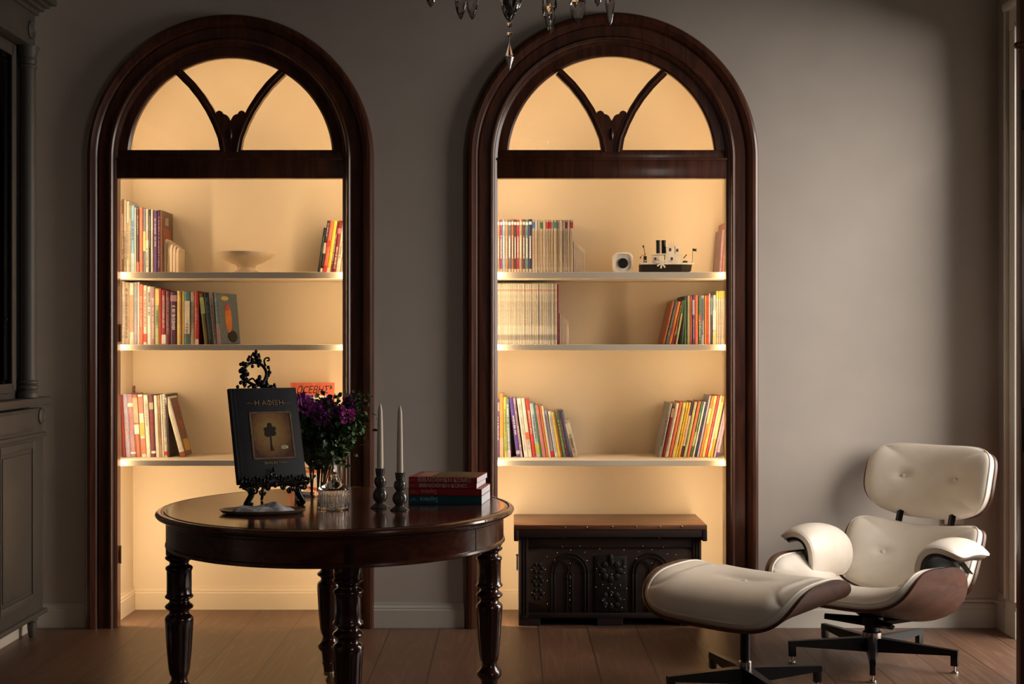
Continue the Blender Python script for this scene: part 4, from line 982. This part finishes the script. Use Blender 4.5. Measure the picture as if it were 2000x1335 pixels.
no = N.new('ShaderNodeTexNoise'); no.inputs['Scale'].default_value = 60; no.inputs['Detail'].default_value = 5; L.new(tc.outputs['Object'], no.inputs[0])
mm = N.new('ShaderNodeMath'); mm.operation = 'MULTIPLY_ADD'; mm.inputs[1].default_value = .04; L.new(no.outputs[0], mm.inputs[0]); L.new(gr.outputs['Value'], mm.inputs[2])
rp = N.new('ShaderNodeValToRGB'); e = rp.color_ramp.elements; e[0].position = .03; e[0].color = (.50, .36, .11, 1); e[1].position = .125; e[1].color = (.12, .045, .022, 1); q = e.new(.085); q.color = (.36, .18, .06, 1)
L.new(mm.outputs[0], rp.inputs[0]); L.new(rp.outputs[0], B.inputs['Base Color']); B.inputs['Roughness'].default_value = .6
obj('cover_picture', bm, m, bk)
# plain stand-in motif: a lone bare tree by a pale boulder
bm = BM(); pc = (pu0+pu1)/2-.006
prism(bm, [(pc-.006, pv0+.030), (pc-.003, pv0+.05), (pc-.003, pv0+.09), (pc+.003, pv0+.09), (pc+.002, pv0+.05), (pc+.007, pv0+.030)], -.0193, -.0186)
for (a_, b_, r_) in ((-.010, .092, .012), (.010, .094, .011), (0, .108, .015), (-.014, .108, .009), (.013, .110, .009), (0, .124, .009)): ball(bm, (pc+a_, -.0189, pv0+b_), 1, (r_, .0006, r_))
obj('cover_motif', bm, plain('motif_dark', (.03, .018, .014), .6), bk)
bm = BM(); ball(bm, (pc+.042, -.0188, pv0+.042), 1, (.016, .0006, .008)); obj('cover_motif', bm, plain('motif_pale', (.62, .58, .36), .6), bk, 'all')
tt = text('cover_title', 'Η ΑΟΙΞΗ', .024, bk, Matrix.Translation((uo+.131, -.0189, .288)) @ RX90, M_GOLD, .0004, 1.06)
bm = BM(); bm.from_mesh(tt.data)
isl = []; seen = set()
for v in bm.verts:
    if v in seen: continue
    st = [v]; seen.add(v); xs = []
    while st:
        a_ = st.pop(); xs.append(a_.co.copy())
        for e_ in a_.link_edges:
            b_ = e_.other_vert(a_)
            if b_ not in seen: seen.add(b_); st.append(b_)
    isl.append((sum(c.x for c in xs)/len(xs), sum(c.z for c in xs)/len(xs)))
isl.sort(); cl_ = [isl[0]]
for q_ in isl:
    if q_[0]-cl_[-1][0] > .003: cl_.append(q_)
ox, oz = cl_[2]     # the round letter takes its upright stroke
box(bm, ox-.0011, ox+.0011, -.0193, -.0185, oz-.0105, oz+.0105); bm.to_mesh(tt.data); bm.free()
text('cover_subtitle', '~∿—', .012, bk, Matrix.Translation((uo+.064, -.0188, .288)) @ RX90, M_GOLD, .0003)
text('cover_subtitle', '—∿~', .012, bk, Matrix.Translation((uo+.198, -.0188, .288)) @ RX90, M_GOLD, .0003)
text('cover_author', 'SHAUN TAN', .0125, bk, Matrix.Translation((uo+.131, -.0189, .068)) @ RX90, M_GOLD, .0004, 1.1)

# ------------------------------------------------------------------ lounge chair and ottoman
def pad_mesh(bm, S, k, ht, hb, nu=40, nv=34, dimples=(), p=3.0, scale=1.0, edge=0.0):
    """closed cushion on parametric surface S(a,b); ht(a,b) above, hb below"""
    def mp(a, b):
        m_ = max(abs(a), abs(b))
        if m_ < 1e-6: return 0.0, 0.0
        q_ = m_/((abs(a)**k+abs(b)**k)**(1/k)); return a*q_*scale, b*q_*scale
    def nrm(a, b):
        e = 1e-3
        du = S(a+e, b)-S(a-e, b); dv = S(a, b+e)-S(a, b-e)
        return du.cross(dv).normalized()
    top, bot = [], []
    for j in range(nv+1):
        rt, rb = [], []
        for i in range(nu+1):
            a0 = sin((i/nu-.5)*pi); b0 = sin((j/nv-.5)*pi)
            a, b = mp(a0, b0); P = S(a, b); n = nrm(a, b)
            m = max(abs(a0), abs(b0))
            f = (1-min(1, (abs(a0)**p+abs(b0)**p))**1.0)
            f = max(0, 1-(abs(a0)**8+abs(b0)**8))**.5 if p > 50 else max(0.0, (1-abs(a0)**p)*(1-abs(b0)**p))**.45
            dm = 0
            for (da, db, dr, dd) in dimples:
                q = ((a-da)/dr)**2+((b-db)/dr)**2
                dm += dd*math.exp(-q)
            border = (i in (0, nu)) or (j in (0, nv))
            if border and not edge:
                v = bm.verts.new(P+n*ht*.05); rt.append(v); rb.append(v)
            else:
                rt.append(bm.verts.new(P+n*(edge+(ht-edge)*f-dm))); rb.append(bm.verts.new(P-n*hb*(1 if edge else min(1, f*1.5))))
        top.append(rt); bot.append(rb)
    for j in range(nv):
        for i in range(nu):
            bm.faces.new((top[j][i], top[j][i+1], top[j+1][i+1], top[j+1][i]))
            q = (bot[j][i], bot[j+1][i], bot[j+1][i+1], bot[j][i+1])
            try: bm.faces.new(q)
            except ValueError: pass
    if edge:
        def strip(T_, B2):
            for q in range(len(T_)-1): bm.faces.new((T_[q], B2[q], B2[q+1], T_[q+1]))
        strip(top[0], bot[0]); strip(top[-1][::-1], bot[-1][::-1])
        strip([r[0] for r in top][::-1], [r[0] for r in bot][::-1]); strip([r[-1] for r in top], [r[-1] for r in bot])
    loop = [t_.co.copy() for t_ in top[0]]+[r[-1].co.copy() for r in top[1:]]+[t_.co.copy() for t_ in top[-1][::-1][1:]]+[r[0].co.copy() for r in top[::-1][1:-1]]
    return loop, (lambda a, b: (S(a, b), nrm(a, b)))
def cushion(root, shell_name, S, k, ht, buttons=(), shell_t=.010, bt=.03):
    bm = BM(); pad_mesh(bm, S, k, .001, shell_t, p=99, scale=1.016, edge=.001)
    sh = obj(shell_name, bm, M_WALNUT, root, 40)
    bm = BM(); loop, fn = pad_mesh(bm, S, k, ht, -.0015, dimples=[(a, b, .10, .016) for a, b in buttons], p=3.6, edge=.024)
    pd = obj(shell_name.replace('shell', 'cushion'), bm, M_LEATH, root, 'all')
    bm = BM(); tube(bm, loop, .0045, 8, True); obj('piping', bm, M_LEATH, pd, 'all')
    for a, b in buttons:
        P, n = fn(a, b); f = ((1-abs(a)**3.6)*(1-abs(b)**3.6))**.45
        c = P+n*(.024+(ht-.024)*f-.013)
        bm = BM(); Mq = n.to_track_quat('Z', 'Y').to_matrix().to_4x4()
        lathe(bm, [(.0115, -.003), (.012, .001), (.009, .004), (.001, .005)], 16, M=Matrix.Translation(c) @ Mq); obj('button', bm, M_LEATH, pd, 50)
    return sh, pd
def star_base(root, n, a0, R, ztop, hub=.022):
    bm = BM()
    lathe(bm, [(hub, .085), (hub, ztop)], 24); obj('post', bm, M_BLACK, root, 40)
    bm = BM(); lathe(bm, [(hub*1.25, .098), (hub*1.3, .105), (hub*1.3, .125), (hub*1.05, .130)], 24); obj('collar', bm, M_STEEL, root, 40)
    for i in range(n):
        bm = BM(); a = a0+i*2*pi/n; M = Matrix.Rotation(a, 4, 'Z')
        secs = [(0, .030, .045, .105), (.06, .022, .050, .103), (R-.03, .0125, .068, .092), (R+.010, .0125, .070, .090)]
        rs = []
        for (x_, hw_, zb, zt_) in secs: rs.append([bm.verts.new(M @ Vector(v)) for v in ((x_, -hw_, zb), (x_, hw_, zb), (x_, hw_*.8, zt_), (x_, -hw_*.8, zt_))])
        for A, B_ in zip(rs, rs[1:]):
            for q in range(4): bm.faces.new((A[q], A[(q+1) % 4], B_[(q+1) % 4], B_[q]))
        bm.faces.new(rs[0][::-1]); bm.faces.new(rs[-1])
        box(bm, R-.018, R+.010, -.011, .011, .028, .075, .002, M=M)
        lg = obj('base_leg', bm, M_BLACK, root, 30)
        bm = BM(); p = M @ Vector((R-.004, 0, 0)); lathe(bm, [(.004, .030), (.004, .011), (.013, .008), (.015, .003), (.014, 0)], 16, p); obj('glide', bm, M_STEEL, lg, 40)
ANG = radians(-43)
# chair
ch = thing('lounge_chair', 'ivory leather and walnut lounge chair on a black five-star base', 'armchair', (1.475, 5.37, 0), ANG)
def tub(a, R_, rise, e, fx=.92):
    t_ = abs(a)*radians(88)
    return math.copysign(R_*sin(t_)**fx if a else 0, a), rise*(1-cos(t_))**e
def seatS(a, b):
    x_, z_ = tub(a, .322, .215+.065*b, 1.45)
    zc_ = .218-.082*b-.10*max(0, -b-.55)**2+.10*max(0, b-.5)**2
    return Vector((x_, -.055+b*.29, zc_+z_))
cushion(ch, 'seat_shell', seatS, 3.8, .085, ((0, .05),))
def backS(a, b):
    t_ = a*radians(46); R_ = .43
    up = Vector((0, sin(radians(33)), cos(radians(33)))); fw = Vector((0, -cos(radians(33)), sin(radians(33))))
    c = Vector((0, .408, .357))
    return c+Vector((R_*sin(t_), 0, 0))+fw*(R_*(1-cos(t_))*.8)+up*(b*.165)
cushion(ch, 'back_shell', backS, 5.0, .075, ((-.42, -.02), (.42, -.02)))
def headS(a, b):
    t_ = a*radians(43); R_ = .43
    up = Vector((0, sin(radians(20)), cos(radians(20)))); fw = Vector((0, -cos(radians(20)), sin(radians(20))))
    c = Vector((0, .585, .692))
    return c+Vector((R_*sin(t_), 0, 0))+fw*(R_*(1-cos(t_))*.75-.02*b*b)+up*(b*.158)
cushion(ch, 'headrest_shell', headS, 3.3, .070, ((-.42, .0), (.42, .0)))
for sg in (-1, 1):
    bm = BM(); tube(bm, [(sg*.12, .400, .36), (sg*.12, .465, .50), (sg*.12, .500, .58), (sg*.12, .530, .68)], .016, 4, flat=.45); obj('back_bracket', bm, M_BLACK, ch, 30)
    # arm: leather pad rolled over a shell
    def armS(a, b, sg=sg):
        # a across the roll (-1 inner foot, 1 outer tip), b along the arm
        L_ = (a+1)/2
        pts = [(.272, .325), (.252, .39), (.256, .448), (.280, .482), (.318, .492), (.358, .480), (.390, .456)]
        q = min(max(L_*6, 0), 5.999); i_ = int(q); f = q-i_
        P = [Vector((p[0], p[1])) for p in pts]
        p0, p1, p2, p3 = P[max(i_-1, 0)], P[i_], P[i_+1], P[min(i_+2, 6)]
        v = .5*((2*p1)+(-p0+p2)*f+(2*p0-5*p1+4*p2-p3)*f*f+(-p0+3*p1-3*p2+p3)*f**3)
        dz = -.02*b*b+.012*b*(-1)
        return Vector((sg*v.x, .085+b*.175*(1-.12*L_), v.y+dz))
    S_ = armS if sg < 0 else (lambda a, b, f=armS: f(a, -b)-Vector((0, 2*(f(a, -b).y-.075)*0, 0)))
    # orient so that the padded side faces up and inwards
    def S2(a, b, f=armS, sg=sg): return f(a*sg*-1 if False else a, b)
    bm = BM()
    e = 1e-3; n0 = (armS(e, 0)-armS(-e, 0)).cross(armS(0, e)-armS(0, -e))
    if n0.z > 0: Sx = armS
    else: Sx = lambda a, b, f=armS: f(a, -b)
    pad_mesh(bm, Sx, 4.0, .006, .012, p=99, scale=.97, edge=.004, nu=26, nv=22); sh = obj('arm_shell', bm, M_BLACK, ch, 40)
    bm = BM(); loop, _ = pad_mesh(bm, Sx, 4.0, .040, -.004, p=3.5, edge=.024, nu=30, nv=26); ap = obj('armrest', bm, M_LEATH, ch, 'all')
    bm = BM(); tube(bm, loop, .0045, 8, True); obj('piping', bm, M_LEATH, ap, 'all')
    bm = BM(); tube(bm, [(sg*.29, .15, .45), (sg*.29, .22, .40), (sg*.29, .28, .36)], .016, 4, flat=.5); obj('arm_bracket', bm, M_BLACK, ch, 30)
star_base(ch, 5, radians(183)-ANG, .335, .195, .030)
bm = BM()
for sg in (-1, 1):
    for yy in (-.10, .10):
        tube(bm, [(0, 0, .165), (sg*.15, yy*1.2, .185)], [.022, .012], 4)
lathe(bm, [(.05, .16), (.05, .19)], 20)
obj('seat_bracket', bm, M_BLACK, ch, 30)
# ottoman
ot = thing('ottoman', 'ivory leather and walnut ottoman in front of the lounge chair', 'ottoman', (.866, 4.868, 0), ANG)
def ottS(a, b):
    x_, z_ = tub(a, .325, .128, 1.5, .78)
    return Vector((x_, b*.265, .331+z_+.012*b-.05*max(0, -b-.4)**2))
cushion(ot, 'ottoman_shell', ottS, 2.9, .105, ((0, .0),))
star_base(ot, 4, radians(15)-ANG, .30, .312, .019)
bm = BM(); box(bm, -.11, .11, -.09, .09, .290, .304, .003); obj('seat_bracket', bm, M_BLACK, ot)

# ------------------------------------------------------------------ tall cabinet on left wall
cb = thing('display_cabinet', 'tall grey painted display cabinet with columns and glazed doors at left', 'cabinet', (0, 0, 0))
XF = -2.105; XW = XL+.001
yE = 2.105*F/(1000-84)*1.0     # end of the body
Y0 = 3.4
def yat(px, xf=XF): return -xf*F/(1000-px)
bm = BM()
box(bm, XW+.016, XF, Y0, yE, .115, PZ(795, yE), .003)
obj('base_case', bm, M_CAB, cb, 30)
def ledge(name, xo, z0, z1, over, bev=.006):
    bm = BM(); box(bm, XW+.016, xo, Y0, yE+over, z0, z1, bev); return obj(name, bm, M_CAB, cb, 30)
ledge('bottom_moulding', XF+.018, .095, .118, .018, .007)
ledge('middle_moulding', XF+.014, PZ(851, 5.9), PZ(842, 5.9), .014, .006)
ledge('countertop', XF+.028, PZ(789, 5.93), PZ(773, 5.93), .030, .007)
zc_top = PZ(773, 5.93); zu = PZ(100, 5.80)
bm = BM(); box(bm, XW+.001, XF-.045, Y0, yE-.02, zc_top, zu, .002); obj('upper_case', bm, M_CAB, cb, 30)
# door frames and panels on the base
for (ya, yb_) in ((yat(59), yat(4)), (yat(-12), yat(-80)), (yat(-96), yat(-190))):
    bm = BM(); z0, z1 = .225, PZ(884, 5.73)
    yl, yh = min(ya, yb_), max(ya, yb_)
    box(bm, XF-.001, XF+.006, yl-.055, yl-.018, z0-.05, z1+.05, .002); box(bm, XF-.001, XF+.006, yh+.018, yh+.055, z0-.05, z1+.05, .002)
    box(bm, XF-.001, XF+.006, yl-.02, yh+.02, z1+.018, z1+.05, .002); box(bm, XF-.001, XF+.006, yl-.02, yh+.02, z0-.05, z0-.018, .002)
    obj('door_frame', bm, M_CAB, cb, 30)
    bm = BM(); box(bm, XF-.001, XF+.004, yl, yh, z0, z1, .004); obj('door_panel', bm, M_CAB, cb, 30)
    bm = BM(); box(bm, XF-.001, XF+.004, yl-.04, yh+.03, PZ(838, 5.8), PZ(802, 5.8), .003); obj('drawer_front', bm, M_CAB, cb, 30)
bm = BM(); M = Matrix.Translation((XF, yat(80), PZ(812, 5.85))) @ Matrix.Rotation(pi/2, 4, 'Y')
lathe(bm, [(.036, 0), (.036, .006), (.030, .010), (.026, .006), (.018, .006), (.012, .010), (.001, .012)], 28, M=M, cap=False); obj('rosette', bm, M_CAB, cb, 40)
# glazed upper door
yd1 = yat(20, XF-.04)
bm = BM(); z0, z1 = PZ(750, 5.5), zu-.06
box(bm, XF-.046, XF-.030, yd1, yd1+.045, z0-.03, z1+.05, .002); box(bm, XF-.046, XF-.030, Y0, yd1+.01, z1, z1+.05, .002); box(bm, XF-.046, XF-.030, Y0, yd1+.01, z0-.04, z0, .002)
obj('glazed_door_frame', bm, M_CAB, cb, 30)
bm = BM(); box(bm, XF-.0448, XF-.0442, Y0, yd1, z0, z1); obj('door_backing', bm, M_BLACK, cb)
bm = BM(); box(bm, XF-.040, XF-.037, Y0, yd1, z0, z1); obj('glass_pane', bm, M_DARKGL, cb)
bm = BM(); tube(bm, [(XF-.034, yat(2, XF-.034), PZ(622, 5.3)), (XF-.010, yat(2, XF-.034), PZ(622, 5.3))], .005, 10); obj('knob', bm, M_STEEL, cb, 40)
# column
yc = yat(50, XF-.014); zb_ = zc_top; Hc = zu-zb_
rc = .036
cp = [(rc*1.0, 0), (rc*1.25, .003), (rc*1.25, .022), (rc*1.15, .026), (rc*1.05, .034), (rc*1.25, .044), (rc*1.25, .052), (rc*1.02, .058), (rc*1.2, .066), (rc*1.2, .072), (rc, .080), (rc, .10), (rc*.92, Hc-.10), (rc*1.08, Hc-.092), (rc*1.08, Hc-.084), (rc*.94, Hc-.078), (rc*1.06, Hc-.064), (rc*.96, Hc-.05), (rc*1.2, Hc-.03), (rc*1.25, Hc)]
bm = BM(); lathe(bm, cp, 32, (XF-.004, yc, zb_)); obj('column', bm, M_CAB, cb, 35)
# entablature
bm = BM(); box(bm, XW+.001, XF+.022, Y0, yc+.075, zu, zu+.014, .004); box(bm, XW+.001, XF+.006, Y0, yc+.060, zu+.014, zu+.17, .003); obj('frieze', bm, M_CAB, cb, 30)
bm = BM()
for q, (o_, a_, b_) in enumerate(((.014, .150, .172), (.032, .172, .19), (.050, .19, .206), (.072, .206, .235))): box(bm, XW+.001, XF+.006+o_, Y0, yc+.060+o_, zu+a_, zu+b_, .005)
obj('cornice', bm, M_CAB, cb, 30)
bm = BM(); M = Matrix.Translation((XF+.006, yc+.01, zu+.075)) @ Matrix.Rotation(pi/2, 4, 'Y')
lathe(bm, [(.040, 0), (.040, .006), (.032, .010), (.027, .005), (.016, .006), (.010, .010), (.001, .012)], 28, M=M, cap=False); obj('rosette', bm, M_CAB, cb, 40)
for yy in (yat(74), 4.4, Y0+.1):
    bm = BM(); lathe(bm, [(.012, 0), (.016, .010), (.020, .040), (.021, .060), (.016, .066), (.024, .074), (.024, .084), (.018, .090), (.022, .096)], 20, (XF-.026, yy, 0)); obj('foot', bm, M_CAB, cb, 40)

# ------------------------------------------------------------------ open door leaf at right
d = 4.60; xl_ = PX(1989, d)
dl = thing('door_leaf', 'brown wooden door leaf standing open at the right edge of the view', 'door', (xl_, d, 0))
wv = XR-.004-xl_
bm = BM(); box(bm, 0, .085, -.022, .022, .012, 2.68, .003); box(bm, wv-.085, wv, -.022, .022, .012, 2.68, .003)
for z0, z1 in ((.012, .20), (1.02, 1.14), (2.56, 2.68)): box(bm, .08, wv-.08, -.022, .022, z0, z1, .003)
obj('stile_frame', bm, M_DOOR, dl, 30)
bm = BM(); box(bm, .08, wv-.08, -.010, .010, .19, 1.03); box(bm, .08, wv-.08, -.010, .010, 1.13, 2.57); obj('panel', bm, M_DOOR, dl)
bm = BM(); zz = PZ(90, d); tube(bm, [(-.014, -.028, zz-.004), (.10, -.028, zz+.012), (wv-.01, -.028, zz+.03)], .012, 10); ball(bm, (-.014, -.028, zz-.004), .013); obj('rail_bar', bm, M_DOOR, dl, 40)
for (a_, b_) in ((178, 256), (797, 880)):
    bm = BM(); box(bm, .0005, .06, -.030, -.0205, PZ(b_, d), PZ(a_, d), .003); tube(bm, [(.02, -.034, PZ(b_-6, d)), (.02, -.034, PZ(a_+6, d))], .008, 10); obj('iron_bolt', bm, M_IRON, dl, 40)

# ------------------------------------------------------------------ wall socket, cable conduit
x, z = PX(1861, WALLY), PZ(1013, WALLY)
t = thing('wall_socket', 'white wall socket box low on the wall behind the lounge chair headrest', 'socket', (x, WALLY, z))
bm = BM(); box(bm, -.045, .045, -.022, 0, -.022, .022, .004); obj('socket_box', bm, M_WTRIM, t, 30)
bm = BM(); tube(bm, [(-.01, -.024, -.018), (-.012, -.024, -.08), (-.012, -.02, -.2), (-.012, -.02, z*-1+.17)], .003, 6); obj('cable', bm, M_WTRIM, t, 40)
bm = BM()
zz = PZ(1172, WALLY)
tube(bm, [(1.35, WALLY-.012, zz), (XR-.03, WALLY-.012, zz), (XR-.014, WALLY-.03, zz), (XR-.012, WALLY-.10, zz+.004)], .008, 8)
ball(bm, (XR-.012, WALLY-.105, zz+.004), .012)
tag(obj('cable_conduit', bm, M_TRIM, smooth=40), 'painted cable conduit running along the top of the baseboard behind the chair', 'cable conduit')

# ------------------------------------------------------------------ chandelier
d = 4.35; k = d/F; cxc = PX(997, d)
cd = thing('chandelier', 'crystal chandelier hanging from the ceiling, only its lowest drops in view', 'chandelier', (cxc, d, 2.0))
def CZ(py): return PZ(py, d)-2.0
def crystal(px, yt, yb, hw, kind='almond', dy=0, sy=.6, n=8, rot=0):
    x_ = PX(px, d)-cxc; h_ = (yb-yt)*k; hw_ = hw*k
    P = dict(almond=[(.08, 0), (.55, .12), (.95, .35), (1, .55), (.7, .8), (.25, .96), (.02, 1)], rhomb=[(.05, 0), (1, .48), (1, .52), (.05, 1)], oct=[(.35, 0), (.85, .15), (1, .45), (.85, .7), (.4, .92), (.05, 1)], spear=[(.1, 0), (.8, .15), (1, .35), (.8, .6), (.45, .9), (.2, 1)])[kind]
    bm = BM(); rings = []
    for q, (r, u) in enumerate(P):
        rings.append([bm.verts.new((x_+hw_*r*cos(rot+2*pi*(i+.5*(q % 2))/n), dy+hw_*r*sy*sin(rot+2*pi*(i+.5*(q % 2))/n), CZ(yt)-h_*u)) for i in range(n)])
    for q in range(len(rings)-1):
        A, B_ = rings[q], rings[q+1]
        for i in range(n):
            if q % 2 == 0: bm.faces.new((A[i], B_[i], A[(i+1) % n])); bm.faces.new((A[(i+1) % n], B_[i], B_[(i+1) % n]))
            else: bm.faces.new((A[i], B_[(i+1) % n], A[(i+1) % n])); bm.faces.new((A[i], B_[i], B_[(i+1) % n]))
    bm.faces.new(rings[0]); bm.faces.new(rings[-1][::-1])
    obj('crystal_drop', bm, M_CRYS, cd)
    bm = BM(); tube(bm, [(x_, dy, CZ(yt)-.001), (x_, dy, CZ(min(-30, yt-20)))], .0008, 5); obj('wire', bm, M_STEEL, cd)
    return x_
crystal(842, -38, 18, 11, 'almond', -.02)
crystal(901, -30, 46, 12, 'almond', -.05, rot=.3); crystal(921, -32, 30, 12, 'oct', .06)
crystal(995, -16, 51, 18, 'oct', -.06, .55)
crystal(1011, -40, 12, 10, 'oct', .05); crystal(1074, -28, 42, 16, 'oct', .05, rot=.4); crystal(1073, 20, 78, 12, 'spear', -.10, rot=.2)
crystal(1131, -30, 38, 17, 'almond', .07, .35); crystal(1168, -35, 10, 9, 'almond', .02); crystal(1190, -12, 53, 9.5, 'spear', -.03)
crystal(995, 90, 146, 8.5, 'rhomb', -.06, .8, 6)
for py in (57, 75):
    bm = BM(); ball(bm, (PX(995, d)-cxc, -.06, CZ(py)), 6.2*k, (1, .6, 1), 1); obj('crystal_bead', bm, M_CRYS, cd)
bm = BM(); tube(bm, [(PX(995, d)-cxc, -.06, CZ(50)), (PX(995, d)-cxc, -.06, CZ(92))], .0008, 5); obj('wire', bm, M_STEEL, cd)
zb = CZ(22)
bm = BM(); lathe(bm, [(.001, zb), (.008, zb+.006), (.012, zb+.02), (.008, zb+.034), (.02, zb+.045), (.05, zb+.06), (.06, zb+.08), (.02, zb+.10), (.015, zb+.30), (.03, zb+.34), (.012, zb+.38), (.008, zb+.40)], 24); obj('stem_body', bm, M_BLACK, cd, 40)
bm = BM(); tube(bm, [(0, 0, zb+.39), (0, 0, CEIL-2.0-.002)], .006, 8); lathe(bm, [(.06, CEIL-2.0-.03), (.07, CEIL-2.0-.004), (.07, CEIL-2.0-.001)], 24); obj('ceiling_rod', bm, M_BLACK, cd, 40)
for i in range(8):
    a = i*pi/4+.2; u = Vector((cos(a), sin(a), 0))
    bm = BM(); curl(bm, [u*.03+Vector((0, 0, zb+.13)), u*.12+Vector((0, 0, zb+.12)), u*.25+Vector((0, 0, zb+.12)), u*.33+Vector((0, 0, zb+.18))], .006)
    lathe(bm, [(.008, 0), (.04, .010), (.042, .014), (.010, .016), (.011, .09), (.004, .10)], 16, u*.33+Vector((0, 0, zb+.18))); obj('arm', bm, M_BLACK, cd, 40)
